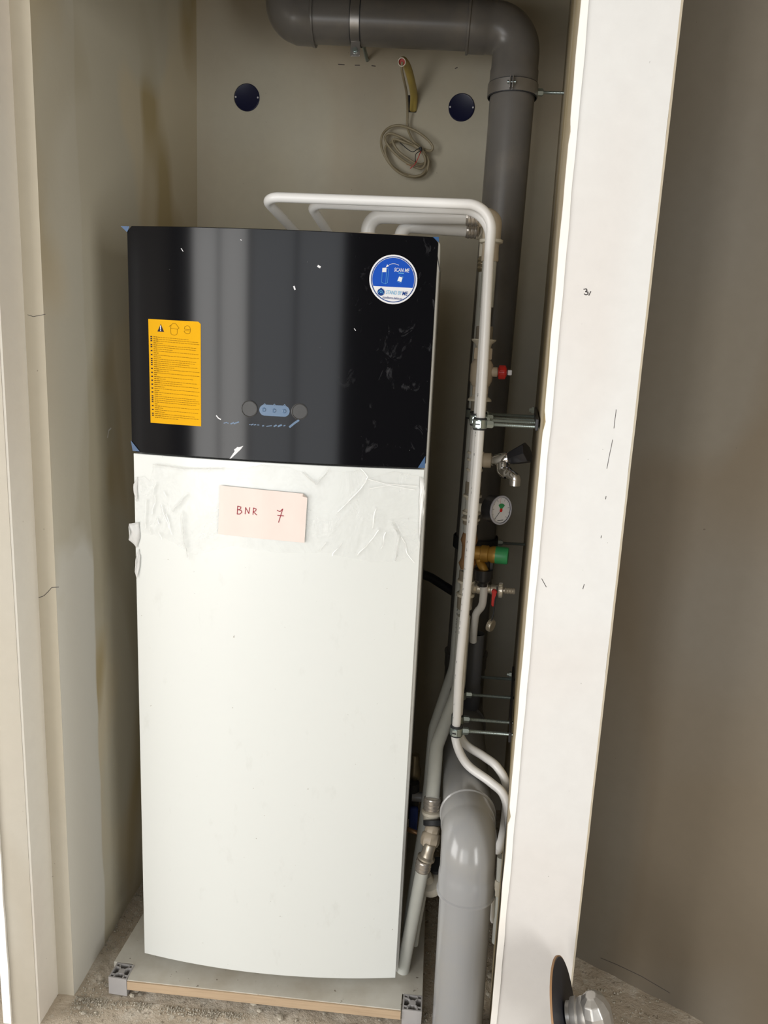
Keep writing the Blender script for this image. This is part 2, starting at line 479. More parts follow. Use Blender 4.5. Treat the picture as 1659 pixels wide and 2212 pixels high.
# oblique wall to the right of the pier
A = Vector((1.018, .227)); B = Vector((1.324, .036)); dd = (B - A).normalized(); nn = Vector((-dd.y, dd.x))
a0 = A - dd * .12; b0 = B + dd * 1.5
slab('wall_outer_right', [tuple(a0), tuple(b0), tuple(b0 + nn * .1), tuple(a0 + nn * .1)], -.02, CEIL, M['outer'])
# the room behind the photographer
slab('wall_room_left', [(-2.7, -4.3), (-2.6, -4.3), (-2.6, 1.4), (-2.7, 1.4)], -.02, CEIL, M['room'])
slab('wall_room_right', [(2.4, -4.3), (2.5, -4.3), (2.5, 1.4), (2.4, 1.4)], -.02, CEIL, M['room'])
slab('wall_room_rear', [(-2.7, -4.3), (2.5, -4.3), (2.5, -4.2), (-2.7, -4.2)], -.02, CEIL, M['dark'])
slab('wall_room_front', [(-2.7, 1.3), (2.5, 1.3), (2.5, 1.4), (-2.7, 1.4)], -.02, CEIL, M['room'])
slab('wall_room_partition', [(-2.7, -.0), (-1.2, -.0), (-1.2, .1), (-2.7, .1)], -.02, CEIL, M['room'])
def win_frame(name, x0, x1, z0, z1, y):
    g = G()
    for cx in (x0, (x0 + x1) / 2, x1): g.box((cx, y, (z0 + z1) / 2), (.05, .07, z1 - z0 + .05))
    for cz in (z0, z1): g.box(((x0 + x1) / 2, y, cz), (x1 - x0 + .05, .07, .05))
    g.obj(name, plainw, kind='structure', smooth=False)
plainw = plain('painted_frame', (.35, .35, .36), .5)
win_frame('window_1', -2.17, -1.07, .11, 2.45, -4.15)
win_frame('window_2', -1.04, .52, .17, 2.43, -4.15)
g = G()
for cy in (-2.83, -.87): g.box((-2.56, cy, 1.15), (.07, .05, 2.0))
for cz in (.17, 2.13): g.box((-2.56, -1.85, cz), (.07, 2.0, .05))
g.obj('window_3', plainw, kind='structure', smooth=False)

# pencilled "31" and hairline cracks on the pier end, level marks on the back wall
pier = bpy.data.objects['wall_right_end_face']; backw = bpy.data.objects['wall_back']
fp = lambda x, z, off: Vector((x, PY - .0024 - off, z))
def px2(l): return [(p[0], p[2]) for p in l]
s1 = px2([(0.8461,-0.1624,1.6087), (0.8499,-0.1624,1.6096), (0.8516,-0.1624,1.6075), (0.8495,-0.1624,1.6051), (0.8534,-0.1624,1.6045), (0.8537,-0.1624,1.6016), (0.8508,-0.1624,1.5999), (0.8476,-0.1624,1.6013)])
s2 = px2([(0.8579,-0.1624,1.6055), (0.8555,-0.1624,1.5994)])
lay(fp, [stroke2d(s1, .0016), stroke2d(s2, .0016)], M['pencil'], 'pencil_number', pier, .0003, label='handwritten number 31 in black pencil')
cr = []
for l in ([(0.9205,-0.1624,1.4120), (0.9201,-0.1624,1.3937), (0.9199,-0.1624,1.3801)], [(0.9197,-0.1624,1.3600), (0.9191,-0.1624,1.3503), (0.9171,-0.1624,1.3315), (0.9154,-0.1624,1.3094)]):
    cr.append(stroke2d(px2(l), .0009))
for l in ([(0.9190,-0.1624,1.2601), (0.9187,-0.1624,1.2551)], [(0.9182,-0.1624,1.1887), (0.9179,-0.1624,1.1844)], [(0.8971,-0.1624,1.0969), (0.8955,-0.1624,1.0880)], [(0.8204,-0.1624,1.1021), (0.8300,-0.1624,1.0870)]):
    cr.append(stroke2d(px2(l), .0011))
lay(fp, cr, M['pencil'], 'hairline_crack', pier, .0003)
fb = lambda x, z, off: Vector((x, BY - off, z))
mk = []
for a, b in (((0.2776,0.8300,2.2716), (0.2946,0.8300,2.2707)), ((0.3247,0.8300,2.2702), (0.3377,0.8300,2.2705)), ((0.3716,0.8300,2.2700), (0.3821,0.8300,2.2690)), ((0.6045,0.8300,2.2678), (0.6107,0.8300,2.2703))):
    mk.append(stroke2d([(a[0], a[2]), (b[0], b[2])], .0022))
lay(fb, mk, M['pencil'], 'pencil_mark', backw, .0004)
# crack across the left jamb
fj = lambda x, z, off: Vector((x, -.0606 - off, z))
cj = px2([(-0.1822,-0.0606,0.9625), (-0.1711,-0.0606,0.9673), (-0.1618,-0.0606,0.9769), (-0.1535,-0.0606,0.9865), (-0.1387,-0.0606,0.9885)])
lay(fj, [stroke2d(cj, .0012), stroke2d(px2([(-0.1764,-0.0606,1.5290), (-0.1656,-0.0606,1.5260), (-0.1416,-0.0606,1.5313)]), .001)], M['pencil'], 'hairline_crack', bpy.data.objects['wall_left_jamb'], .0003)
# scratch in the plaster of the left niche wall
fl = lambda y, z, off: Vector((-.145 + .0205 * (y + .06) + off, y, z))
lay(fl, [stroke2d([(p[1], p[2]) for p in ((-0.1410,0.1950,1.2683), (-0.1410,0.2011,1.2837), (-0.1410,0.2140,1.2878))], .004)], M['bead'], 'plaster_scratch', bpy.data.objects['wall_left'], .0004)
wo = bpy.data.objects['wall_outer_right']
fo_ = lambda t, z, off: Vector((A.x + dd.x * t, A.y + dd.y * t, z)) - Vector((nn.x, nn.y, 0)) * off
lay(fo_, [stroke2d([(.10, .030), (.14, .034), (.20, .036), (.27, .030)], .0015)], M['pencil'], 'hairline_crack', wo, .0004)

# ------------------------------------------------------------------ heat pump tower
ZB, ZT = .075, 1.705
ZM = ZT - .4372
unit = thing('heat_pump_unit', (.30, .30, .045), 'tall white indoor heat pump with black glossy upper front panel', 'heat pump')
g = G().box((.2995, .315, (.062 + ZT) / 2 - .002), (.601, .570, ZT - .066)); g.obj('casing', M['casing'], unit, bevel=.004)
for x in (.05, .55):
    for y in (.08, .55): G().lathe([(0, .018), (.006, .018), (.006, .010), (.02, .010)], (x, y, .045), (0, 0, 1), 16).obj('foot', M['blackp'], unit)
def curved_panel(name, xa, xb, z0, z1, off, mat, rad=.0, n=48):
    g = G(); vs = []; cols = n + 1
    xs = [xa + (xb - xa) * (.5 - .5 * math.cos(PI * i / n)) * .25 + (xb - xa) * (i / n) * .75 for i in range(cols)]
    for x in xs:
        e = min(x - xa, xb - x)
        dz = 0 if e >= rad or rad == 0 else rad - math.sqrt(max(0, rad * rad - (rad - e) ** 2))
        yb = .028
        for (zz, front) in ((z0 + dz, 1), (z1 - dz, 1), (z1 - dz, 0), (z0 + dz, 0)):
            p = FR(min(max(x, 0), W), zz, off); p.x = x
            vs.append(p if front else (x, yb, zz))
    fs = []
    for i in range(n):
        for q in range(4):
            r = (q + 1) % 4; fs.append((i * 4 + q, i * 4 + r, i * 4 + 4 + r, i * 4 + 4 + q))
    fs += [(0, 1, 2, 3), tuple(n * 4 + q for q in (3, 2, 1, 0))]
    g.add(vs, fs)
    return g.obj(name, mat, unit, bevel=.0012)
curved_panel('front_panel', .0, W, ZB, ZM - .003, .0, M['white'])
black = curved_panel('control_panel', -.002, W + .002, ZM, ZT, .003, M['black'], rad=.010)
OFF = .0035
# yellow warning label
ys = patch(FR, [(0.0403,1.5326), (0.1440,1.5313), (0.1487,1.5271), (0.1488,1.3296), (0.0415,1.3301)], M['yellow'], 'warning_sticker', black, OFF, label='yellow label with warning triangle and lines of small print')
YA, YB_, YC, YD = (0.0403,1.5326), (0.1487,1.5306), (0.1488,1.3296), (0.0415,1.3301)
def yl(u, v):
    a = (YA[0] + (YB_[0] - YA[0]) * u, YA[1] + (YB_[1] - YA[1]) * u); b = (YD[0] + (YC[0] - YD[0]) * u, YD[1] + (YC[1] - YD[1]) * u)
    return (a[0] + (b[0] - a[0]) * v, a[1] + (b[1] - a[1]) * v)
bars = []; dots = []
rows = [.80, 1.0, .97, .18, .95, .96, .40, 1.0, .10, 1.0, .14, .92, .90, .76, .97, .46, 1.0, .30, 1.0, .06, .86, .24, .95, .62, .98, .22, 1.0, .09, 1.0, .15, .95, .97, 1.0, .96, .07, 1.0, .17, 1.0, .21, .88, .98, .52]
for i, wd in enumerate(rows):
    v = .165 + .79 * i / (len(rows) - 1) * .985
    sk = .0
    if not (i and rows[i] < .63 and i not in (0,)):
        c0 = yl(.052, v); dots.append(([(c0[0] - .0017, c0[1] - .0012), (c0[0] + .0017, c0[1] - .0012), (c0[0] + .0017, c0[1] + .0012), (c0[0] - .0017, c0[1] + .0012)], [(0, 1, 2, 3)]))
    u = .095
    while u < .095 + .85 * wd:
        lw = random.uniform(.02, .07); a = yl(u, v + (u - .1) * .012); b = yl(min(u + lw, .97), v + (u + lw - .1) * .012)
        h = .00038 if u > .16 else .0007
        bars.append(([(a[0], a[1] - h), (b[0], b[1] - h), (b[0], b[1] + h), (a[0], a[1] + h)], [(0, 1, 2, 3)]))
        u += lw + .010
lay(FR, bars, M['yellow_ink'], 'small_print', ys, OFF + .0004, kind='stuff')
lay(FR, dots, M['stick_black'], 'country_mark', ys, OFF + .0004, kind='stuff')
tri = [(0.0666,1.5239), (0.0732,1.5092), (0.0595,1.5095)]
lay(FR, [(tri, [(0, 1, 2)])], M['stick_black'], 'warning_triangle', ys, OFF + .0004)
lay(FR, [stroke2d([(0.0665,1.5204), (0.0664,1.5142)], .0018), stroke2d([(0.0664,1.5124), (0.0664,1.5110)], .0018)], M['stick_white'], 'exclamation_mark', ys, OFF + .0008)
def sm2(l): return [(p.x, p.z) for p in smooth_path([(a[0], 0, a[1]) for a in l], 5)]
pot = [stroke2d(sm2(l), .0006) for l in (
    [(0.0868,1.5168), (0.0886,1.5054), (0.0992,1.5050), (0.1012,1.5156)], [(0.0840,1.5202), (0.0878,1.5221), (0.0878,1.5168), (0.1012,1.5156), (0.1041,1.5183), (0.1013,1.5209)],
    [(0.0878,1.5221), (0.0917,1.5257), (0.0984,1.5251), (0.1013,1.5209)], [(0.1155,1.5162), (0.1165,1.5206), (0.1203,1.5225), (0.1251,1.5218), (0.1279,1.5158), (0.1259,1.5087), (0.1183,1.5084), (0.1155,1.5127), (0.1269,1.5131)],
    [(0.1155,1.5162), (0.1269,1.5158)])]
lay(FR, pot, M['yellow_ink'], 'pictogram', ys, OFF + .0004)
# round blue and white label
RC = (0.5158,1.6247); RA = (0.5601,1.6253); RT = (0.5145,1.6700)
r0 = (RA[0] - RC[0] + RT[1] - RC[1]) / 2
rs = patch(FR, circ(RC, r0, 56), M['stick_white'], 'round_sticker', black, OFF, label='round blue and white label reading SCAN ME and STAND BY ME')
def ring(r1, r2, n=64):
    a = circ(RC, r1, n); b = circ(RC, r2, n)
    return (a + b, [(i, (i + 1) % n, n + (i + 1) % n, n + i) for i in range(n)])
lay(FR, [ring(r0 * .93, r0 * .895)], M['stick_navy'], 'outline_ring', rs, OFF + .0004)
zc = RC[1] - r0 * .30; rb = r0 * .875
an0 = math.asin((zc - RC[1]) / rb)
patch(FR, [(RC[0] + rb * math.cos(a), RC[1] + rb * math.sin(a)) for a in [an0 + (PI - 2 * an0) * i / 48 for i in range(49)]], M['stick_blue'], 'blue_field', rs, OFF + .0004)
def txt(t, c, wid, hgt, mat, name, par, off, shear=.18, bold=0, rot=0, fn=FR):
    vs, fs = text_geo(t, 1.0, shear, bold)
    ww = max(v[0] for v in vs) - min(v[0] for v in vs); hh_ = max(v[1] for v in vs) - min(v[1] for v in vs); mxx = (max(v[0] for v in vs) + min(v[0] for v in vs)) / 2
    vs = [((x - mxx) * wid / ww, y * hgt / hh_) for x, y in vs]; sx = 1
    cr_, sr = math.cos(rot), math.sin(rot)
    vs = [(c[0] + (x * cr_ - y * sr) * sx, c[1] + x * sr + y * cr_) for x, y in vs]
    return lay(fn, [(vs, fs)], mat, name, par, off)
txt('SCAN ME', (0.5310,1.6422), .0285, .0070, M['stick_white'], 'lettering', rs, OFF + .0008, bold=.008, rot=-.02)
lay(FR, [([(x, z) for x, z in ((0.5247,1.6377), (0.5351,1.6374), (0.5352,1.6361), (0.5248,1.6363))], [(0, 1, 2, 3)])], M['stick_cyan'], 'small_line', rs, OFF + .0008)
txt('STAND BY', (0.5182,1.6006), .0300, .0072, M['stick_cyan'], 'lettering', rs, OFF + .0008, rot=-.02)
txt('ME', (0.5390,1.6000), .0105, .0072, M['stick_navy'], 'lettering', rs, OFF + .0008, bold=.012, rot=-.02)
txt('standbyme.daikin.eu', (0.5156,1.5913), .0370, .0046, M['stick_navy'], 'lettering', rs, OFF + .0008, shear=0, rot=-.03)
lay(FR, [stroke2d([(0.4978,1.5892), (0.5341,1.5891)], .0004)], M['stick_navy'], 'underline', rs, OFF + .0008)
# picture of the unit, the arrow and the phone
tw = [(0.4945,1.6445), (0.5022,1.6457), (0.5022,1.6374), (0.4944,1.6370)]
lay(FR, [(tw, [(0, 1, 2, 3)])], M['stick_white'], 'picture_panel', rs, OFF + .0008)
ln = [[(0.4944,1.6370), (0.4943,1.6186), (0.5014,1.6160), (0.5022,1.6181), (0.5022,1.6374)], [(0.5027,1.6445), (0.5058,1.6434), (0.5056,1.6191), (0.5014,1.6160)]]
lay(FR, [stroke2d(l, .0005) for l in ln], M['stick_cyan'], 'picture_outline', rs, OFF + .0008)
arc = [(0.5051,1.6492), (0.5093,1.6519), (0.5144,1.6532), (0.5196,1.6528), (0.5249,1.6510)]
lay(FR, [stroke2d(sm2(arc), .0008), ([(0.5009,1.6461), (0.5032,1.6516), (0.5060,1.6480)], [(0, 1, 2)])], M['stick_white'], 'arrow', rs, OFF + .0008)
ph = [(0.5263,1.6306), (0.5329,1.6293), (0.5307,1.6208), (0.5237,1.6230)]
lay(FR, [(ph, [(0, 1, 2, 3)])], M['stick_white'], 'picture_panel', rs, OFF + .0008)
ph2 = [(0.5271,1.6324), (0.5341,1.6306), (0.5300,1.6187), (0.5229,1.6217), (0.5271,1.6324)]
lay(FR, [stroke2d(ph2, .0004)], M['stick_cyan'], 'picture_outline', rs, OFF + .0008)
lg = (0.4938,1.6008)
lay(FR, [(circ(lg, .0066, 24) , [tuple(range(24))]), ([(lg[0] - .0045, lg[1] + .004), (lg[0] + .0045, lg[1] + .004), (lg[0], lg[1] + .0083)], [(0, 1, 2)])], M['stick_navy'], 'house_emblem', rs, OFF + .0008)
lay(FR, [stroke2d([(lg[0] - .0052, lg[1] - .001), (lg[0] - .0012, lg[1] + .0032), (lg[0] + .0012, lg[1] + .0032), (lg[0] + .0048, lg[1] - .0028)], .0008), (circ((lg[0], lg[1] - .0004), .0013, 12), [tuple(range(12))])], M['stick_cyan'], 'emblem_roof', rs, OFF + .0012)
# control discs and button film
for c, rr in (((0.2469,1.3697), .0165), ((0.3459,1.3694), .0160)):
    g = G(); p = FR(c[0], c[1], .0032); n_ = (p - FR(c[0], c[1], 0)).normalized()
    g.lathe([(-.001, rr), (.0014, rr), (.0020, rr - .0012), (.0008, rr - .0022), (.0008, .0001)], p, n_, 40)
    g.obj('control_disc', M['knob'], unit)
bc = (0.2967,1.3687); hw = .0300; hh = .0108
pill = [(bc[0] + hw - hh + hh * math.cos(a), bc[1] + hh * math.sin(a)) for a in [-PI / 2 + PI * i / 12 for i in range(13)]] + [(bc[0] - hw + hh + hh * math.cos(a), bc[1] + hh * math.sin(a)) for a in [PI / 2 + PI * i / 12 for i in range(13)]]
bf = patch(FR, pill, M['bluefilm'], 'button_film', unit, OFF + .0003, label='blue protective film over three buttons')
for c in ((0.2756,1.3694), (0.2958,1.3687), (0.3159,1.3688)):
    p = FR(c[0], c[1], OFF); n_ = (p - FR(c[0], c[1], 0)).normalized()
    G().lathe([(0, .0042), (.0012, .0040), (.0018, .0028), (.0010, .0001)], p, n_, 20).obj('button', M['bluefilm'], bf)
ic = []
for c in ((0.2773,1.3794), (0.2965,1.3795), (0.3166,1.3796)):
    ic.append(stroke2d([(c[0] - .002, c[1]), (c[0], c[1] + .002), (c[0] + .002, c[1]), (c[0] + .0015, c[1] - .0025)], .0012))
lay(FR, ic, M['bluefilm'], 'button_icon', bf, OFF + .0003)
# remnants of blue film and scratches on the black panel
bl = [([(0.1956,1.3387), (0.2022,1.3405)], .0018), ([(0.2032,1.3392), (0.2050,1.3393)], .0018), ([(0.2098,1.3382), (0.2154,1.3408)], .0025), ([(0.2163,1.3390), (0.2257,1.3427)], .0026),
      ([(0.2472,1.3389), (0.2491,1.3390)], .0016), ([(0.2509,1.3382), (0.2546,1.3402)], .0020), ([(0.2565,1.3385), (0.2602,1.3396)], .0018), ([(0.2630,1.3389), (0.2667,1.3391)], .0016), ([(0.2732,1.3376), (0.2760,1.3382)], .0022),
      ([(0.2815,1.3372), (0.2916,1.3391)], .0016), ([(0.2963,1.3379), (0.3008,1.3404)], .0028), ([(0.3045,1.3384), (0.3109,1.3414)], .0032), ([(0.3155,1.3398), (0.3183,1.3409)], .0020), ([(0.3274,1.3386), (0.3364,1.3463), (0.3445,1.3522)], .0040)]
for a, w in bl: lay(FR, [stroke2d(a, w)], M['bluefilm'], 'film_remnant', black, OFF)
wh = [([(0.1804,1.3525), (0.1842,1.3481), (0.1890,1.3457)], .0022), ([(0.3746,1.6423), (0.3781,1.6408)], .004), ([(0.3300,1.6036), (0.3319,1.5986)], .003), ([(0.1103,1.6653), (0.1140,1.6603)], .0012), ([(0.2270,1.6841), (0.2288,1.6833)], .0014), ([(0.4464,1.5313), (0.4491,1.5280)], .0012)]
for it_ in [stroke2d(a, w) for a, w in wh] + [([(0.2072,1.2685), (0.2176,1.2840), (0.2166,1.2876), (0.2241,1.2936), (0.2260,1.2928), (0.2354,1.2961), (0.2298,1.2884), (0.2110,1.2697)], [(0, 1, 7), (1, 2, 3, 4, 6, 7), (4, 5, 6)])]: lay(FR, [it_], M['stick_white'], 'scuff', black, OFF)
for poly in ([(-0.0129,1.7039), (0.0049,1.7040), (-0.0003,1.6930)], [(-0.0024,1.2915), (0.0168,1.2702), (0.0012,1.2700)], [(0.5851,1.7049), (0.5963,1.7056), (0.5969,1.6957)], [(0.5945,1.2925), (0.5950,1.2684), (0.5812,1.2689)]):
    ps = [FR(min(max(x, 0), W), z, .0045) + Vector((x - min(max(x, 0), W), 0, 0)) for x, z in poly]
    g = G(); g.add(ps + [p + Vector((0, .0006, 0)) for p in ps], [(0, 1, 2), (5, 4, 3), (0, 3, 4, 1), (1, 4, 5, 2), (2, 5, 3, 0)])
    g.obj('corner_film', M['bluefilm2'], unit, smooth=False, label='scrap of blue protective film')
# wrinkled clear film below the black panel
top = [(0.0020,1.2146), (0.0229,1.2202), (0.0382,1.2100), (0.0460,1.2459), (0.0744,1.2500), (0.1142,1.2444), (0.1824,1.2511), (0.2301,1.2485), (0.2677,1.2601), (0.3235,1.2596), (0.3607,1.2467), (0.3832,1.2330), (0.3990,1.2579), (0.4339,1.2540), (0.4702,1.2592), (0.4891,1.2451), (0.5341,1.2598), (0.5914,1.2506)]
bot = [(0.0014,1.0992), (0.0620,1.0954), (0.1328,1.0626), (0.2118,1.0889), (0.3080,1.0811), (0.4022,1.0864), (0.4963,1.0709), (0.5524,1.0726), (0.5993,1.1077)]
def interp(l, x):
    for a, b in zip(l[:-1], l[1:]):
        if x <= b[0]: return a[1] + (b[1] - a[1]) * max(0, x - a[0]) / max(1e-6, b[0] - a[0])
    return l[-1][1]
ridges = [([(0.0525,1.2064), (0.0449,1.1836)], .004), ([(0.0302,1.1707), (0.0259,1.1116)], .003), ([(0.0490,1.1820), (0.0421,1.1426)], .003), ([(0.0630,1.1639), (0.0787,1.1166)], .003), ([(0.0570,1.1048), (0.0609,1.0904)], .003),
    ([(0.0750,1.1436), (0.0846,1.1025)], .003), ([(0.1084,1.1485), (0.1110,1.1000), (0.1207,1.0536)], .006), ([(0.0873,1.1525), (0.1187,1.1897)], .005), ([(0.0460,1.2459), (0.1142,1.2425), (0.1920,1.2479)], .005), ([(0.3833,1.2274), (0.4099,1.2621)], .006),
    ([(0.3560,1.2502), (0.3833,1.2274)], .005), ([(0.4701,1.2629), (0.4844,1.2468), (0.4716,1.2229), (0.4274,1.1739)], .004), ([(0.5018,1.1836), (0.4970,1.1434)], .004), ([(0.5111,1.1391), (0.4944,1.1164), (0.4695,1.0865)], .004), ([(0.5243,1.1348), (0.5156,1.1007)], .003),
    ([(0.5353,1.1562), (0.5516,1.1260), (0.5456,1.0773)], .005), ([(0.4360,1.1103), (0.4192,1.0824)], .003), ([(0.4044,1.1088), (0.3908,1.0907)], .003), ([(0.5572,1.1261), (0.5701,1.0925), (0.5833,1.0733)], .003), ([(0.4864,1.2422), (0.5170,1.2341), (0.5814,1.2315)], .003),
    ([(0.4872,1.2236), (0.5263,1.2316), (0.5772,1.2239)], .003), ([(0.0523,1.1337), (0.0573,1.1225)], .003), ([(0.0685,1.1914), (0.0735,1.1822)], .003), ([(0.0363,1.1106), (0.0393,1.1011)], .003)]
def rid(x, z):
    h = 0
    for l, w in ridges:
        for a, b in zip(l[:-1], l[1:]):
            dx, dz = b[0] - a[0], b[1] - a[1]; L2 = dx * dx + dz * dz
            t = max(0, min(1, ((x - a[0]) * dx + (z - a[1]) * dz) / L2)); d = math.hypot(x - a[0] - dx * t, z - a[1] - dz * t)
            if d < w * 1.2: h = max(h, (1 - d / (w * 1.2)) * w * .9)
    return h
g = G(); nx, nz = 260, 80; vs = []
for i in range(nx + 1):
    x = .003 + (W - .006) * i / nx; zt = interp(top, x) + noise.noise(Vector((x * 90, 0, 0))) * .002; zb = interp(bot, x)
    for j in range(nz + 1):
        z = zt + (zb - zt) * j / nz
        vs.append(FR(x, z, .0006 + rid(x, z) + max(0, noise.noise(Vector((x * 30, z * 22, 1)))) * .0022 + (.0015 if j == 0 else 0)))
g.add(vs, [(i * (nz + 1) + j, (i + 1) * (nz + 1) + j, (i + 1) * (nz + 1) + j + 1, i * (nz + 1) + j + 1) for i in range(nx) for j in range(nz)])
g.obj('protective_film', M['film'], unit, label='wrinkled torn clear plastic film with ragged top edge')
def flap(pts, nm='film_flap'):
    bm = bmesh.new(); vs = [bm.verts.new((p[0], p[1], p[2])) for p in pts]; f = bm.faces.new(vs)
    bmesh.ops.triangulate(bm, faces=[f]); bmesh.ops.subdivide_edges(bm, edges=bm.edges[:], cuts=3, use_grid_fill=True)
    for v in bm.verts: v.co += Vector((0, noise.noise(v.co * 70) * .004, 0)) + noise.noise_vector(v.co * 90) * .0012
    me = bpy.data.meshes.new(nm); bm.to_mesh(me); bm.free()
    o = finish(nm, me, M['flap'], unit, label='loose scrap of clear film')
    s = o.modifiers.new('s', 'SOLIDIFY'); s.thickness = .0004
flap([(0.0101,-0.0040,1.1217), (-0.0117,-0.0040,1.1174), (-0.0075,-0.0080,1.1017), (-0.0107,-0.0060,1.0832), (0.0049,-0.0040,1.0657), (0.0114,-0.0040,1.0901)])
flap([(0.0088,-0.0040,1.0640), (0.0034,-0.0060,1.0501), (0.0051,-0.0060,1.0362), (-0.0010,-0.0070,1.0138), (0.0035,-0.0040,0.9990), (0.0100,-0.0040,1.0248), (0.0115,-0.0040,1.0501)])
flap([(0.0091,-0.0040,1.2170), (0.0008,-0.0060,1.2015), (0.0032,-0.0060,1.1784), (0.0080,-0.0040,1.1637)])
flap([(0.5877,-0.0040,1.2504), (0.5954,-0.0070,1.2467), (0.5988,-0.0060,1.2185), (0.5964,-0.0070,1.1950), (0.5997,-0.0060,1.1855), (0.5967,-0.0060,1.1567), (0.5932,-0.0040,1.1175), (0.5890,-0.0040,1.1939)])
for l_, w_ in ridges:  # painted highlight and shadow ribbons over the film's creases
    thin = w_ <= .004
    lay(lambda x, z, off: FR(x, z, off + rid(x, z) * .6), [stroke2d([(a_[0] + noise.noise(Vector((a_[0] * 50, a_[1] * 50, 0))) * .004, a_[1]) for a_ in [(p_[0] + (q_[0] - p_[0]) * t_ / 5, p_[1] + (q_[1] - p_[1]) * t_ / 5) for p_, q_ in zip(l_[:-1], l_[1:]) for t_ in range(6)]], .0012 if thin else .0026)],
        M['fold_highlight'] if thin else M['fold_shade'], 'fold_shading', unit, .0036)
G().sweep([(0.5943,-0.0010,1.6801), (0.5978,0.0000,1.6661), (0.6027,0.0000,1.6429)], .0009, 6).obj('loose_wire', M['rubber'], unit)
# ports on top of the unit
ports = {}
for nm, c in (('a', (0.4290,0.3400,1.7598)), ('b', (0.5051,0.3400,1.7584))):
    ports[nm] = c
    g = G().lathe([(0, .026), (.012, .026), (.014, .020), (.030, .020), (.032, .024), (c[2] - ZT - .002, .024)], (c[0], .34, ZT - .003), (0, 0, 1), 32)
    g.obj('pipe_port', M['beige'], unit)
for x, y in ((.285, .40), (.355, .40)):
    G().lathe([(0, .016), (.02, .016), (.022, .012), (.035, .012)], (x, y, ZT - .003), (0, 0, 1), 24).obj('pipe_port', M['nickel'], unit)

# paper note taped to the front
NP = [(0.1882,1.2138), (0.3571,1.2073), (0.3656,1.1993), (0.3623,1.1066), (0.1845,1.1130)]
nt = patch(lambda x, z, off: FR(x, z, off) + Vector((0, -.001 * math.sin(x * 40) ** 2, 0)), NP, M['paper'], 'paper_note', None, .0042, label='pale pink paper note reading BNR 7 taped on the white front', cat='note')
cu = G(); q = [FR(*(0.3571,1.2073), .005), FR(*(0.3656,1.1993), .005), FR(*(0.3572,1.2026), .012)]
cu.add(q, [(0, 1, 2)]); cu.obj('curled_corner', M['paper'], nt, smooth=False)
hand = [[(0.2249,1.1728), (0.2240,1.1574), (0.2298,1.1578), (0.2336,1.1619), (0.2317,1.1656), (0.2259,1.1662), (0.2307,1.1684), (0.2316,1.1723), (0.2249,1.1737)],
        [(0.2403,1.1586), (0.2412,1.1720), (0.2480,1.1600), (0.2497,1.1725)], [(0.2565,1.1587), (0.2574,1.1721), (0.2631,1.1706), (0.2622,1.1667), (0.2574,1.1645), (0.2642,1.1582)],
        [(0.3056,1.1704), (0.3112,1.1679), (0.3168,1.1739), (0.3132,1.1613), (0.3088,1.1458)], [(0.3067,1.1600), (0.3189,1.1597)]]
for grp_, ch_ in (([0], 'B'), ([1], 'N'), ([2], 'R'), ([3, 4], '7')):
    lay(lambda x, z, off: FR(x, z, off) + Vector((0, -.001 * math.sin(x * 40) ** 2, 0)), [stroke2d(hand[i_], .0015) for i_ in grp_], M['marker'], 'handwritten_character', nt, .0047, label='dark red handwritten ' + ch_)

# ------------------------------------------------------------------ platform under the unit
plat = thing('platform', (.30, .28, 0), 'dusty board platform under the heat pump, raw wood front edge', 'platform')
g = G().prism([(-.074, -.002), (-.028, -.002), (-.022, -.050), (.612, -.056), (.613, -.010), (.660, -.014), (.660, .60), (-.045, .60)], .028, .045); g.obj('board', M['board'], plat, smooth=False, bevel=.001)
g = G().prism([(-.021, -.0535), (.612, -.0595), (.612, -.056), (-.021, -.050)], .022, .0435); g.obj('wood_edge', M['wood'], plat, smooth=False)
for cx, cy in ((.03, .10), (.30, .10), (.58, .10), (.03, .45), (.58, .45)): G().box((cx, cy, .014), (.07, .07, .028)).obj('support_block', M['wood'], plat, smooth=False)
def profile(cx, cy, s, rot):
    po = bpy.data.objects.new('corner_profile', None)
    t = G(); h = s / 2; w = s * .07
    ca, sa = math.cos(rot), math.sin(rot); X = Vector((ca, sa, 0)); Y = Vector((-sa, ca, 0)); Z = Vector((0, 0, 1))
    bxs = []
    zt = .0455; zl = .045
    def bar(x0, y0, x1, y1, w_):
        a = Vector((x0, y0)); b = Vector((x1, y1)); d = b - a; L = d.length; d.normalize(); n = Vector((-d.y, d.x)); m = (a + b) / 2
        o = Vector((cx, cy, zt - zl / 2)) + X * m.x + Y * m.y
        t.box(o, (L, w_, zl), (X * d.x + Y * d.y, X * n.x + Y * n.y, Z))
    for sx in (-1, 1):
        bar(sx * (h - w / 2), -h, sx * (h - w / 2), h, w); bar(-h + w, sx * (h - w / 2), h - w, sx * (h - w / 2), w)
    r = s * .17
    for sx in (-1, 1):
        for sy in (-1, 1):
            bar(sx * r * .7, sy * r * .7, sx * s * .25, sy * s * .25, w)
            bar(sx * s * .25, sy * s * .25, sx * s * .25, sy * (h - w), w * .9); bar(sx * s * .25, sy * s * .25, sx * (h - w), sy * s * .25, w * .9)
    t.lathe([(0, r), (zl, r)], (cx, cy, zt - zl), (0, 0, 1), 16)
    o = t.obj('corner_profile', M['profile'], plat, smooth=False, label='grey hollow plastic profile with cross-shaped chambers')
    b = G().box((cx, cy, .010), (s * .9, s * .9, .016), (X, Y, Z)); b.obj('chamber_floor', M['profile_in'], o, smooth=False)
profile(-.0445, -.0265, .044, -.06)
profile(.6375, -.0335, .044, -.01)

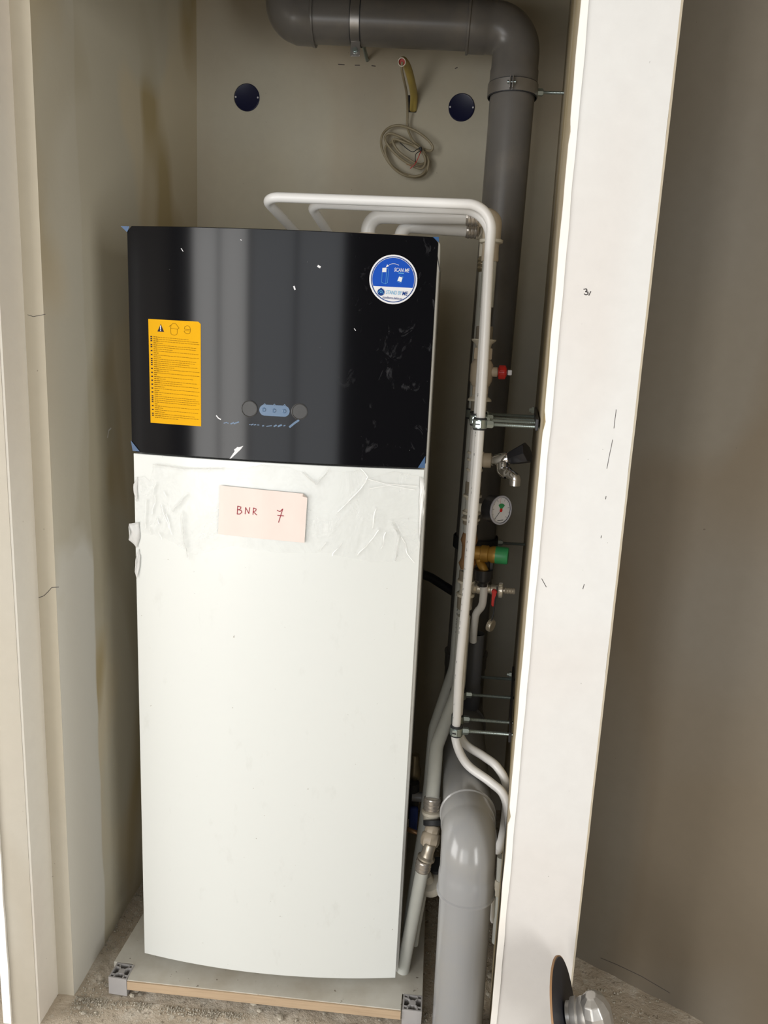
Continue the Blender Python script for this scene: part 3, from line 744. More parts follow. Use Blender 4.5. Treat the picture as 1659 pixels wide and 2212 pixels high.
# ------------------------------------------------------------------ big grey pipes
def pipe_obj(name, pts, r, mat, parent=None, seg=28, **kw): return G().sweep(pts, r, seg).obj(name, mat, parent, **kw)
wp = thing('waste_pipe', (.733, -.075, 0), 'large grey plastic waste pipe stepping from the niche top down to the floor', 'pipe')
r = .055; HY = .57
VT = Vector((.752, HY, 2.19)); VB = Vector((.737, HY, .60)); HZ = 2.283
HL = Vector((.195, HY, HZ + .012))
pipe_obj('pipe_section', [(.24, HY, HZ + .004), (.70, HY, HZ - .006)], r, M['pvc'], wp)
def elbow(name, p0, p1, p2, R, rr, lip, mat, par):
    pts = path([p0, p1, p2], R, 14)
    n = len(pts); L = [0]
    for a, b in zip(pts[:-1], pts[1:]): L.append(L[-1] + (b - a).length)
    # sockets: end zones get a slightly larger radius with a step
    out = []; rad = []
    sock = .045
    pts2 = []
    def at(s):
        for i in range(n - 1):
            if L[i + 1] >= s: t = (s - L[i]) / max(1e-9, L[i + 1] - L[i]); return pts[i].lerp(pts[i + 1], t)
        return pts[-1]
    tot = L[-1]; ss = [0, .0005, .0045, .005, sock, sock + .004]
    mid = [x for x in L if sock + .006 < x < tot - sock - .006]
    seq = [(0, rr + .001), (.0004, rr + lip + .0025), (.005, rr + lip + .0025), (.0075, rr + lip), (sock, rr + lip), (sock + .004, rr + lip * .55)]
    seq += [(m, rr + lip * .55) for m in mid]
    seq += [(tot - a, b) for a, b in reversed([(0, rr + .001), (.0004, rr + lip + .0025), (.005, rr + lip + .0025), (.0075, rr + lip), (sock, rr + lip), (sock + .004, rr + lip * .55)])]
    return G().sweep([at(s) for s, _ in seq], [b for _, b in seq], 36).obj(name, mat, par)
elbow('elbow', (.255, HY, HZ + .003), (.188, HY, HZ + .003), (.188, HY, HZ + .19), .058, r, .004, M['pvc'], wp)
pipe_obj('pipe_section', [(.188, HY, HZ + .17), (.188, HY, CEIL)], r, M['pvc'], wp)
elbow('elbow', (.630, HY, HZ - .006), (.753, HY, HZ - .010), (.751, HY, HZ - .150), .060, r, .004, M['pvc'], wp)
pipe_obj('pipe_section', [(.7513, HY, HZ - .14), (.736, HY, .62)], r, M['pvc'], wp)
LZ = .500
elbow('elbow', (.736, HY, .66), (.735, HY, LZ), (.734, HY - .14, LZ), .060, r, .0045, M['pvc'], wp)
pipe_obj('pipe_section', [(.734, HY - .12, LZ), (.7335, .0, LZ)], r, M['pvc_light'], wp)
elbow('elbow', (.7335, .020, LZ), (.733, -.075, LZ), (.734, -.078, LZ - .120), .058, r, .0045, M['pvc_light'], wp)
pipe_obj('pipe_section', [(.734, -.078, LZ - .11), (.738, -.085, -.01)], r, M['pvc_light'], wp)

def strap_clamp(name, c, d, r, wd, mat, label, ear=None, rod=None, rodr=.004, group=None, nutr=.009):
    """metal band round a pipe: axis direction d; ear = direction of the closing screw; rod = far end of the threaded rod"""
    c = Vector(c); d = Vector(d).normalized()
    t = thing(name, tuple(c), label, 'pipe clamp', group)
    G().lathe([(-wd / 2, r + .0005), (-wd / 2, r + .003), (wd / 2, r + .003), (wd / 2, r + .0005)], c, d, 40, closed=False).obj('band', mat, t)
    G().lathe([(-wd / 2 - .002, r + .0002), (-wd / 2 - .002, r + .0018), (wd / 2 + .002, r + .0018), (wd / 2 + .002, r + .0002)], c, d, 40, closed=False).obj('rubber_lining', M['rubber'], t)
    if ear:
        e = Vector(ear).normalized(); s = d.cross(e).normalized()
        for k2 in (-1, 1):
            G().box(c + e * (r + .010) + s * .0035 * k2, (.018, .002, wd), (e, s, d)).obj('ear', mat, t, bevel=.0006)
        G().lathe([(-.010, .0045), (-.007, .0045), (-.007, .002), (.007, .002), (.007, .0042), (.010, .0042)], c + e * (r + .012), s, 12).obj('closing_screw', M['zinc'], t)
    if rod:
        rd = (Vector(rod) - c); L = rd.length; rd.normalize()
        G().lathe([(r + .002, nutr), (r + .014, nutr), (r + .014, nutr * .8), (r + .016, nutr * .8)], c, rd, 6).obj('rod_nut', M['zinc'], t)
        pr = []; s = r + .012
        while s < L:
            pr += [(s, rodr), (s + .001, rodr * .86)]; s += .002
        pr.append((L, rodr))
        G().lathe(pr, c, rd, 10).obj('threaded_rod', M['zinc'], t)
    return t
t = strap_clamp('pipe_clamp', (.3585, HY, HZ + .001), (1, 0, -.02), r, .022, M['galv'], 'metal strap clamp round the horizontal grey pipe at the top', rod=(.3585, BY, HZ + .001), rodr=.005)
G().box((.3585, HY - .02, HZ - r - .014), (.024, .003, .034)).obj('hanging_tab', M['galv'], t, bevel=.001)
G().lathe([(0, .007), (.004, .007), (.004, .004), (.007, .004)], (.3585, HY - .0215, HZ - r - .018), (0, -1, 0), 12).obj('tab_bolt', M['zinc'], t)
cz = 2.133
strap_clamp('pipe_clamp', (.7510, HY, cz), (0, 0, 1), r + .004, .028, M['galv'], 'metal clamp just below the upper bend of the tall grey pipe', ear=(-.12, -1, 0), rod=(XR(HY) + .004, HY, cz), rodr=.004)
cz = .985
strap_clamp('pipe_clamp', (.7398, HY, cz), (0, 0, 1), r + .004, .030, M['rubber'], 'black clamp round the tall grey pipe beside the pressure gauge', rod=(XR(HY) + .004, HY, cz), rodr=.004)

# ------------------------------------------------------------------ small white pipes
def riser(name, label, pts, rad, r, mat=None, printed=None):
    t = thing(name, tuple(pts[-1]), label, 'pipe')
    pipe_obj('pipe', path(pts, rad, 12), r, mat or M['pipe'], t, seg=22)
    return t
def dashes(par, a, b, r, side, n, seed=0, size=.006):
    """rows of tiny printed characters along a straight run a-b, on the side facing 'side'"""
    rnd = random.Random(seed); a = Vector(a); b = Vector(b); d = (b - a).normalized(); L = (b - a).length
    s = Vector(side); s = (s - d * s.dot(d)).normalized(); w = d.cross(s)
    g = G()
    for i in range(n):
        p = rnd.random() * L; ln = rnd.uniform(.002, size)
        for q in range(int(ln / .0016) + 1):
            an = rnd.uniform(-.06, .06); hw = rnd.uniform(.0012, .0022)
            c0 = a + d * (p + q * .0016)
            pts = []
            for (dl, da) in ((-.0005, -1), (.0005, -1), (.0005, 1), (-.0005, 1)):
                th = an + da * hw / r * .5
                pts.append(c0 + d * dl + (s * math.cos(th) + w * math.sin(th)) * (r + .0002))
            g.add(pts, [(0, 1, 2, 3)])
    return g.obj('printed_line', M['ink'], par, smooth=False, kind='stuff')
def pipe_text(par, string, c, d, r, side, size):
    vs, fs = text_geo(string, size, 0, .0001); c = Vector(c); d = Vector(d).normalized()
    s = Vector(side); s = (s - d * s.dot(d)).normalized(); w = s.cross(d)
    g = G(); g.add([c + d * x + (s * math.cos(y / r) - w * math.sin(y / r)) * (r + .0003) for x, y in vs], fs)
    g.obj('lettering', M['ink'], par, smooth=False)

FX0 = (0.6996,0.1300,1.6847); FX1 = (0.7010,0.1300,0.6312)
LFa = (0.2265,0.1300,1.7958); LFb = (0.6676,0.1300,1.7931)
Ffoot = [(0.7021,0.1300,0.6137), (0.7286,0.1000,0.5741), (0.7824,0.0600,0.5561), (0.8123,0.0300,0.5408), (0.8257,0.0100,0.4777), (0.8322,0.0000,0.3585)]
f_top = [(.285, .40, ZT + .02), (LFa[0] + .004, .13, LFa[2] - .006), (FX0[0] + .002, .13, LFb[2] - .004), tuple(FX0)]
FM = [(0.7044,0.1300,1.4620), (0.7061,0.1300,1.2590), (0.7038,0.1300,1.0597), (0.7010,0.1300,0.9197), (0.6983,0.1300,0.7862), (0.7005,0.1300,0.6719)]
fpipe = thing('water_pipe', (FX1[0], .13, .05), 'front thin white pipe looping over the unit and bending off low to the right', 'pipe')
pts = path(f_top, [.030, .062], 14)
pts += smooth_path([tuple(FX0)] + FM + Ffoot, 8)[1:]
pipe_obj('pipe', pts, .010, M['pipe'], fpipe, seg=24)
for q_ in range(5): dashes(fpipe, FM[q_], FM[q_ + 1], .010, (-.85, -.55, 0), 7, 3 + q_)
SX0 = (0.7012,0.1850,1.6535); SX1 = (0.7051,0.1850,0.6326)
s_top = [(.355, .40, ZT + .02), ((0.3138,0.1850,1.7916)[0] + .003, .185, (0.3493,0.1850,1.7918)[2] - .002), (SX0[0], .185, (0.6417,0.1850,1.7839)[2] + .003), (SX1[0] + .001, .185, .70)]
spipe = thing('water_pipe', (SX1[0], .185, .05), 'second thin white pipe with black print, looping behind the front one', 'pipe')
Sfoot = [(0.7093,0.1800,0.6175), (0.7271,0.1600,0.5901), (0.7689,0.1300,0.5794), (0.7996,0.1000,0.5710), (0.8208,0.0800,0.5359), (0.8239,0.0800,0.4420), (0.8177,0.0800,0.3838), (0.8110,0.0800,0.3735), (0.8039,0.0900,0.3778), (0.7975,0.1000,0.4139), (0.7847,0.1300,0.4658)]
pts = path(s_top, [.028, .058], 14) + smooth_path([(SX1[0] + .001, .185, .69)] + Sfoot, 8)[1:]
pipe_obj('pipe', pts, .010, M['pipe'], spipe, seg=24)
a = Vector(s_top[1]); b = Vector(s_top[2]); dl = (b - a).normalized()
dashes(spipe, a + dl * .06, a + dl * .15, .010, (0, -1, .15), 14, 5)
dashes(spipe, a + dl * .24, a + dl * .275, .010, (0, -1, .15), 8, 6)
pipe_text(spipe, 'uponor', a + dl * .300, dl, .010, (0, -1, .15), .0125)
dashes(spipe, a + dl * .335, a + dl * .36, .010, (0, -1, .15), 6, 7)

# two thicker pipes: M in front, R behind
MT = (0.7102,0.3000,1.7044); MBm = (0.7080,0.3000,0.6757)
def mx(z): return MBm[0] + (MT[0] - MBm[0]) * (z - MBm[2]) / (MT[2] - MBm[2])
RT_ = (0.7069,0.4100,1.6743); RBm = (0.7003,0.4100,0.6781)
def rx(z): return RBm[0] + (RT_[0] - RBm[0]) * (z - RBm[2]) / (RT_[2] - RBm[2])
MY, RY = .30, .41
mp = thing('supply_pipe', (mx(.7), MY, .05), 'thick white pipe carrying the valves, second of the thick pair', 'pipe')
zH = (0.5408,0.3000,1.7923)[2]
pa = Vector((ports['a'][0], .34, ZT + .02))
pipe_obj('pipe', path([pa, (pa.x, .335, zH), ((0.6603,0.3000,1.7826)[0], MY, zH + .001)], [.045], 12), .0165, M['pipe'], mp)
mleft = .655
pipe_obj('pipe', [(mx(1.735), MY, 1.735), (mx(1.60), MY, 1.60)], .016, M['pipe_old'], mp)
Mfoot = path([(mx(.72), MY, .72), (mx(.665), MY, .665), (0.6595,0.1900,0.5630), (0.6555,0.1000,0.4787)], [.05, .07], 10)
pipe_obj('pipe', [(mx(1.34), MY, 1.34), (mx(1.30), MY, 1.30), (mx(.98), MY, .98)], .016, M['pipe_old'], mp)
pipe_obj('pipe', [(mx(.86), MY, .86), (mx(.72), MY, .72)] + Mfoot[1:], .0165, M['pipe_old'], mp)
dashes(mp, (mx(1.73), MY, 1.73), (mx(1.61), MY, 1.61), .016, (.35, -1, 0), 16, 11)
dashes(mp, (mx(.84), MY, .84), (mx(.70), MY, .70), .016, (.5, -1, 0), 10, 12)
# elbow at the top of M
def zat(x, y, Yv): return None
E1 = Vector((mx(1.83), MY, zH)); 
G().sweep(path([(E1.x - .030, MY, zH), (E1.x + .001, MY, zH), (E1.x, MY, zH - .055)], [.018], 10), .0205, 26).obj('elbow_fitting', M['beige'], mp)
G().lathe([(0, .021), (.002, .026), (.008, .0265), (.010, .022)], (E1.x, MY, zH - .055), (0, 0, 1), 28).obj('collar', M['collar'], mp)
G().lathe([(0, .0185), (.002, .0195), (.030, .0185), (.040, .0190)], (mx(1.74), MY, zH - .093), (0, 0, 1), 28).obj('crimp_sleeve', M['beige'], mp)
def sleeve(par, c, d, r, L, mat=None):
    pr = [(0, r * .98), (.001, r * 1.06)]
    for i in range(3):
        s = L * (.12 + .27 * i); pr += [(s, r * 1.08), (s + L * .05, r * 1.16), (s + L * .17, r * 1.16), (s + L * .22, r * 1.08)]
    pr += [(L - .001, r * 1.06), (L, r * .98)]
    return G().lathe(pr, c, d, 26).obj('crimp_sleeve', mat or M['steel'], par)
sleeve(mp, (E1.x - .028, MY, zH), (-1, 0, 0), .0175, .032)
# fittings along M, from the top down (heights read along the pipe)
ZM_ = lambda y: MT[2] + (MBm[2] - MT[2]) * (y - 560) / (1480 - 560)
def seg(par, z0, z1, prof, mat, name, sx=28):
    """lathe along M between heights, profile in fractions"""
    L = z0 - z1
    G().lathe([(f * L, rr) for f, rr in prof], (mx(z1), MY, z1), (0, 0, 1), sx).obj(name, mat, par)
zz = {y: v for y, v in ()}
def zpx(y):  # height on pipe M of the image row y
    return ZROW(y)
rows_ = [(560, (0.7102,0.3000,1.7044)[2]), (640, (0.7109,0.3000,1.6240)[2]), (705, (0.7126,0.3000,1.5576)[2]), (760, (0.7114,0.3000,1.5005)[2]), (800, (0.7113,0.3000,1.4585)[2]), (850, (0.7108,0.3000,1.4054)[2]), (900, (0.7103,0.3000,1.3517)[2]), (1000, (0.7093,0.3000,1.2421)[2]), (1100, (0.7082,0.3000,1.1298)[2]), (1200, (0.7072,0.3000,1.0145)[2]), (1280, (0.7068,0.3000,0.9202)[2]), (1350, (0.7067,0.3000,0.8360)[2]), (1480, (0.7080,0.3000,0.6757)[2])]
def ZROW(y):
    for (a, za), (b, zb) in zip(rows_[:-1], rows_[1:]):
        if y <= b: return za + (zb - za) * (y - a) / (b - a)
    return rows_[-1][1]
def MS(y0, y1, prof, mat, name, par=None): seg(par or mp, ZROW(y0), ZROW(y1), prof, mat, name)
cyl = lambda r_: [(0, r_ * .96), (.06, r_), (.94, r_), (1, r_ * .96)]
MS(705, 735, cyl(.0195), M['steel'], 'crimp_sleeve')
MS(733, 748, [(0, .018), (.3, .019), (.8, .028), (1, .0285)], M['collar'], 'collar')
MS(748, 758, cyl(.018), M['collar'], 'collar')
sv = thing('shutoff_valve', (mx(1.5), MY, ZROW(830)), 'beige shutoff valve with small red handle, high on the thick pipe', 'valve')
seg(sv, ZROW(752), ZROW(776), cyl(.0235), M['beige'], 'hex_nut', 6)
seg(sv, ZROW(776), ZROW(834), [(0, .020), (.2, .026), (.8, .026), (1, .019)], M['beige'], 'valve_body')
seg(sv, ZROW(834), ZROW(852), cyl(.0205), M['beige'], 'hex_nut', 6)
vc = Vector((mx(ZROW(802)), MY, ZROW(802)))
G().lathe([(.020, .011), (.036, .011), (.037, .008), (.046, .008)], vc, (1, -.1, 0), 20).obj('valve_stem', M['beige'], sv)
g = G()
for an in (0, 1, 2, 3, 4):
    a_ = an * 2 * PI / 5
    g.box(vc + Vector((.047, -.004, 0)) + Vector((0, math.cos(a_), math.sin(a_))) * .010, (.016, .010, .014), (Vector((1, 0, 0)), Vector((0, math.cos(a_), math.sin(a_))), Vector((0, -math.sin(a_), math.cos(a_)))))
g.lathe([(.038, .013), (.054, .014), (.058, .009)], vc, (1, -.1, 0), 20)
g.obj('red_handle', M['red'], sv, bevel=.002, label='red handle')
G().box(vc + Vector((.064, -.006, 0)), (.010, .012, .012)).obj('handle_cap', M['stick_white'], sv, bevel=.002)
MS(850, 866, [(0, .028), (.25, .027), (.6, .019), (1, .018)], M['collar'], 'collar')
MS(862, 888, cyl(.0195), M['steel'], 'crimp_sleeve')
# tees lower down
for y0, y1 in ((1040, 1066), (1112, 1132), (1232, 1252), (1288, 1314)):
    MS(y0, y1, cyl(.0190), M['nickel'], 'crimp_sleeve')
for y0, y1 in ((1068, 1073), (1104, 1110), (1118, 1123), (1252, 1257), (1281, 1287)):
    MS(y0, y1, cyl(.0225), M['collar'], 'collar')
MS(1072, 1106, [(0, .0185), (.3, .015), (.7, .015), (1, .0185)], M['collar'], 'tee_fitting')
MS(1255, 1284, [(0, .0185), (.3, .015), (.7, .015), (1, .0185)], M['collar'], 'tee_fitting')
MS(928, 1068, cyl(.0165), M['pipe'], 'pipe')
for y in (975, 990, 1012):
    MS(y, y + 5, cyl(.0200), M['collar'], 'collar')
# bronze safety group
sg = thing('safety_valve', (mx(1.0), MY, ZROW(1225)), 'ochre brass relief valve with green cap above a black funnel', 'valve')
def at_m(y): return Vector((mx(ZROW(y)), MY, ZROW(y)))
seg(sg, ZROW(1150), ZROW(1228), [(0, .017), (.15, .022), (.3, .0165), (.65, .0165), (.8, .021), (1, .016)], M['copper'], 'bronze_body')
c0 = at_m(1192)
G().lathe([(0, .017), (.030, .017), (.031, .0205), (.048, .0205), (.050, .018), (.052, .018), (.058, .021), (.066, .021)], c0, (1, -.18, -.0), 28).obj('valve_body', M['ochre'], sg)
G().lathe([(.062, .0175), (.064, .0210), (.092, .0210), (.096, .0195), (.0965, .0001)], c0, (1, -.18, 0), 18).obj('green_cap', M['green'], sg, label='green cap')
vdir = Vector((1, -.18, 0)).normalized(); q0 = c0 + vdir * .026
ft = (0.7537,0.2850,0.9798)
G().sweep(smooth_path([q0 + Vector((0, 0, -.004)), q0 + Vector((.004, 0, -.022)), Vector(ft) + Vector((-.009, 0, .012)), Vector(ft) + Vector((0, 0, -.004))], 6), .0105, 20).obj('outlet_spout', M['ochre'], sg)
wt = thing('funnel', tuple(ft), 'black plastic drain funnel below the ochre relief valve', 'funnel')
fz = Vector((0.7474,0.2850,0.9747))
G().lathe([(.012, .0195), (.012, .0225), (-.014, .0205), (-.022, .0130), (-.030, .0125)], fz, (0, 0, 1), 30).obj('funnel_cup', M['blackp'], wt)
G().box(fz + Vector((.018, .008, .012)), (.010, .016, .05)).obj('funnel_bracket', M['blackp'], wt, bevel=.002)
dp = thing('drain_pipe', (.73, .30, .6), 'thin white drain pipe under the black funnel, ending in a grey socket', 'pipe')
pp = [(0.7510,0.2850,0.9563), (0.7516,0.2850,0.9163), (0.7492,0.2900,0.8907), (0.7385,0.3100,0.8614), (0.7381,0.3400,0.8013), (0.7391,0.3500,0.7763)]
pipe_obj('pipe', smooth_path(pp, 8), .0095, M['pipe'], dp)
sp = thing('drain_socket', (.73, .40, .3), 'dark grey drain pipe beside the thick white pipes, white pipe dropping into it', 'pipe')
q0 = Vector((0.7491,0.3800,0.7870)); q1 = Vector((0.7483,0.3800,0.6425)); q2 = Vector((0.7524,0.4400,0.5613))
G().sweep([q0, q0 - Vector((0, 0, .004)), q1, q1 - Vector((0, 0, .006)), q2], [.0205, .0205, .0205, .023, .024], 26, caps=False).obj('pipe', M['pvc_dark'], sp)
G().lathe([(0, .0203), (-.002, .0001)], q0 - Vector((0, 0, .012)), (0, 0, 1), 24, closed=False).obj('pipe_inside', M['blackp'], sp)
# tap
tp = thing('tap', tuple(at_m(993)), 'small chrome tap with black knob on the thick pipe', 'tap')
c0 = at_m(993); td = Vector((1, -.10, .02)).normalized()
G().lathe([(.012, .0155), (.018, .0155), (.020, .0175), (.037, .0175), (.038, .015)], c0, td, 26).obj('tap_adapter', M['beige'], tp)
ta = c0 + td * .037
kn = Vector((0.7881,0.2700,1.2617)); kn2 = Vector((0.8229,0.2500,1.2791))
G().lathe([(0, .0125), (.004, .0135), (.006, .0115), (.012, .0115), (.014, .0140), ((Vector(kn) - ta).length - .006, .0165), ((Vector(kn) - ta).length, .013)], ta, Vector(kn) - ta, 28).obj('tap_body', M['chrome'], tp)
kn = Vector((0.7881,0.2700,1.2617)); kn2 = Vector((0.8229,0.2500,1.2791))
kd = (kn2 - kn); G().lathe([(0, .0155), (.002, .0165), (kd.length, .0245), (kd.length + .002, .0235), (kd.length + .003, .001)], kn, kd, 7).obj('black_knob', M['blackp'], tp, label='black knob')
s0 = Vector((0.7721,0.2700,1.2466)); 
G().sweep(smooth_path([s0, (0.7748,0.2620,1.2317), (0.7865,0.2450,1.2285), (0.7987,0.2350,1.2221), (0.8005,0.2350,1.2137)], 6), [.0150] * 6 + [.0145] * 6 + [.012] * 6 + [.0125] * 7, 22).obj('spout', M['chrome'], tp)
G().lathe([(0, .0118), (.002, .0130), (.016, .0125), (.017, .009)], (0.8000,0.2350,1.2201), (0, 0, -1), 24).obj('spout_ring', M['chrome'], tp)
# pressure gauge
gc = Vector((0.7720,0.2350,1.1447)); gd = Vector((.66, -.75, .05)).normalized()
pg = thing('pressure_gauge', tuple(gc), 'round black pressure gauge with white dial', 'gauge')
G().lathe([(-.034, .0295), (-.032, .0315), (-.003, .0325), (0, .034), (.003, .0335), (.003, .0300), (.0015, .0295)], gc, gd, 48, closed=False).obj('gauge_case', M['blackp'], pg)
G().lathe([(-.001, .0338), (.0025, .0345), (.0040, .0335), (.0040, .0305), (.0020, .0300)], gc, gd, 48, closed=False).obj('bezel', plain('grey_bezel', (.45, .45, .50), .3), pg)
G().lathe([(-.034, .0290), (-.0345, .0001)], gc, gd, 40, closed=False).obj('case_back', M['blackp'], pg)
dialo = G().lathe([(0, .0302), (.0012, .0302), (.00125, .0001)], gc, gd, 48, closed=False).obj('dial', M['dial'], pg)
gu = gd.cross(Vector((0, 0, 1))).normalized() * -1; gw = gu.cross(gd).normalized()
if gw.z < 0: gw = -gw
if gu.dot(RIGHT) < 0: gu = -gu
gf = lambda x, z, off: gc + gd * (.0014 + off) + gu * x + gw * z
tk = []
for i in range(11):
    an = math.radians(225 - 27 * i); r1 = .026 if i % 2 else .0225
    tk.append(stroke2d([(r1 * math.cos(an), r1 * math.sin(an)), (.0275 * math.cos(an), .0275 * math.sin(an))], .0008))
tk.append(stroke2d([(.0 * 1, 0), (-.019, -.019)], .0014))
tk.append(stroke2d([(-.010, -.0235), (.008, -.0235)], .0016))
lay(gf, tk, M['ink'], 'scale_marks', dialo, .0004)
lay(gf, [stroke2d([(-.002, .012), (-.004, .027)], .0006)], M['red'], 'red_mark', dialo, .0004)
fan = [(0, 0)] + [(.0155 * math.cos(a), .0155 * math.sin(a)) for a in [math.radians(40 + 85 * i / 10) for i in range(11)]]
lay(gf, [(fan, [tuple(range(12))])], M['green'], 'green_sector', dialo, .0006)
lay(gf, [(circ((0, 0), .0045, 20), [tuple(range(20))])], M['red'], 'needle_hub', dialo, .0009)
G().sweep([at_m(1095) + Vector((.014, 0, 0)), at_m(1095) + Vector((.034, -.004, 0)), gc - gd * .033], .011, 20).obj('gauge_stem', M['collar'], pg)
# drain valve with hose tail
dv = thing('drain_valve', tuple(at_m(1268)), 'nickel drain valve with red lever and ribbed hose tail', 'valve')
c0 = at_m(1268); dd_ = Vector((1, -.12, .015)).normalized()
G().lathe([(.012, .011), (.020, .0145), (.026, .0125), (.030, .0145), (.040, .0135), (.044, .0110), (.060, .0105), (.062, .0130), (.078, .0130), (.080, .0110)], c0, dd_, 24).obj('valve_body', M['nickel'], dv)
pr = []
for i in range(24): pass
g = G().lathe([(.078, .0150), (.080, .0165), (.089, .0165), (.091, .0145)], c0, dd_, 24)
for i in range(24):
    a_ = i * 2 * PI / 24; u_ = dd_.cross(Vector((0, 0, 1))).normalized(); w_ = dd_.cross(u_); rad_ = u_ * math.cos(a_) + w_ * math.sin(a_)
    g.box(c0 + dd_ * .0845 + rad_ * .0166, (.008, .0016, .0016), (dd_, rad_, dd_.cross(rad_)))
g.obj('knurled_nut', M['nickel'], dv)
pr = [(.088, .0065)]
for i in range(4): pr += [(.094 + i * .0065, .0068), (.095 + i * .0065, .0086), (.0985 + i * .0065, .0072), (.100 + i * .0065, .0066)]
G().lathe(pr, c0, dd_, 20).obj('hose_tail', M['nickel'], dv)
lv = c0 + dd_ * .068 + Vector((0, -.014, 0))
G().lathe([(0, .0065), (.006, .0065), (.007, .005)], lv, (0, -1, 0), 16).obj('lever_hub', M['red'], dv)
g = G(); g.add([lv + Vector((x, -.004, z)) for x, z in ((-.0055, .004), (.0055, .004), (.004, -.032), (.001, -.036), (-.003, -.036), (-.005, -.032))] + [lv + Vector((x, -.009, z)) for x, z in ((-.0055, .004), (.0055, .004), (.004, -.032), (.001, -.036), (-.003, -.036), (-.005, -.032))],
      [(0, 1, 2, 3, 4, 5), (11, 10, 9, 8, 7, 6)] + [(i, (i + 1) % 6, 6 + (i + 1) % 6, 6 + i) for i in range(6)])
g.obj('red_lever', M['red'], dv, bevel=.001, label='red lever')
capc = Vector((0.7769,0.2700,0.8497))
st = [c0 + dd_ * .074 + Vector((0, -.012, .012)), c0 + dd_ * .0745 + Vector((0, -.0155, -.0)), (0.7786,0.2650,0.9130), (0.7775,0.2650,0.8836), (0.7728,0.2680,0.8585)]
G().sweep(smooth_path(st, 6), .0016, 8).obj('cap_strap', M['rubber'], dv)
cd = Vector((.75, -.5, -.15)).normalized()
g = G().lathe([(-.010, .0120), (-.009, .0150), (.000, .0150), (.002, .0135), (.0021, .0001)], capc, cd, 24)
u_ = cd.cross(Vector((0, 0, 1))).normalized(); w_ = cd.cross(u_)
for i in range(24):
    a_ = i * 2 * PI / 24; rad_ = u_ * math.cos(a_) + w_ * math.sin(a_)
    g.box(capc - cd * .0045 + rad_ * .0151, (.008, .0015, .0015), (cd, rad_, cd.cross(rad_)))
g.obj('hanging_cap', M['nickel'], dv, label='knurled cap hanging on a strap')

# R pipe
rp = thing('supply_pipe', (rx(.7), RY, .05), 'rear thick grey-white pipe, partly hidden behind the valves', 'pipe')
zR = (0.5720,0.3600,1.7758)[2]
pb = Vector((ports['b'][0], .34, ZT + .02))
pipe_obj('pipe', path([pb, (pb.x, .345, zR), ((0.6554,0.3700,1.7802)[0], .375, zR)], [.034], 12), .0150, M['pipe'], rp)
sleeve(rp, ((0.6554,0.3700,1.7802)[0] - .002, .375, zR), (1, .1, 0), .0160, .030)
G().sweep(path([((0.6683,0.3700,1.7786)[0] + .01, .38, zR), (rx(1.8), RY, zR), (rx(1.74), RY, zR - .055)], [.016], 10), .0185, 24).obj('elbow_fitting', M['collar'], rp)
sleeve(rp, (rx(1.74), RY, zR - .053), (0, 0, -1), .0175, .036, M['brass_dull'])
Rfoot = path([(rx(.74), RY, .74), (rx(.68), RY, .68), (0.6531,0.2800,0.5606), (0.6492,0.2000,0.4468), (0.6411,0.1600,0.3455), (0.6278,0.1400,0.2049), (0.6172,0.1200,0.0760)], [.05, .08, .1, .1, .1], 8)
pipe_obj('pipe', [(rx(1.70), RY, 1.70), (rx(.74), RY, .74)] + Rfoot[1:], .0155, M['pipe_old'], rp)
dashes(rp, (rx(1.2), RY, 1.2), (rx(.75), RY, .75), .0155, (-.4, -1, 0), 40, 21)
pipe_text(rp, 'w', (rx(1.02), RY, (0.6931,0.4100,1.0114)[2]), (0, 0, -1), .0156, (-.25, -1, 0), .013)

# riser clamps with their rods to the right wall
ZU, ZL = 1.350, .640
def rclamp(x, y, z, r, label, grp=None, top=False):
    xe = XR(y) + .004
    t = strap_clamp('pipe_clamp', (x, y, z), (0, 0, 1), r + .0025, .018, M['zinc'], label, rod=(xe, y, z), rodr=.0042, nutr=.0085)
    G().lathe([(-.013, r + .0004), (-.013, r + .0035), (-.009, r + .0042), (.009, r + .0042), (.013, r + .0035), (.013, r + .0004)], (x, y, z), (0, 0, 1), 30, closed=False).obj('rubber_insert', M['rubber'], t)
    e = Vector((-.25, -1, 0)).normalized(); s = Vector((0, 0, 1)).cross(e)
    c = Vector((x, y, z)) + e * (r + .006)
    G().box(c, (.013, .004, .015), (s, e, Vector((0, 0, 1)))).obj('latch', M['zinc'], t, bevel=.001)
    G().box(c + e * .0022 + s * -.001, (.009, .001, .003), (s, e, Vector((0, 0, 1)))).obj('latch_slot', M['blackp'], t)
    return t
def fx(z):
    l = [tuple(FX0)] + FM + [Ffoot[0]]
    for a, b in zip(l[:-1], l[1:]):
        if z >= b[2]: return a[0] + (b[0] - a[0]) * (a[2] - z) / (a[2] - b[2])
    return l[-1][0]
rclamp(fx(ZU), .13, ZU, .010, 'upper clamp holding the frontmost thin white pipe')
rclamp(fx(ZL), .13, ZL, .010, 'lower clamp holding the frontmost thin white pipe, lowest of four')
rclamp(SX0[0] - .001, .185, ZU + .004, .010, 'upper clamp holding the second thin white pipe')
rclamp(SX1[0], .185, ZL + .002, .010, 'lower clamp holding the second thin white pipe, second from below')
rclamp(mx(ZU), MY, ZU, .016, 'upper clamp round the thick pipe just under the shutoff valve')
rclamp(mx(ZL + .06), MY, ZL + .012, .016, 'lower clamp round the thick pipe, third from below')
rclamp(rx(ZU), RY, ZU, .016, 'upper clamp round the rear thick pipe')
rclamp(rx(ZL + .05), RY, ZL + .014, .016, 'lower clamp round the rear thick pipe, highest of four')
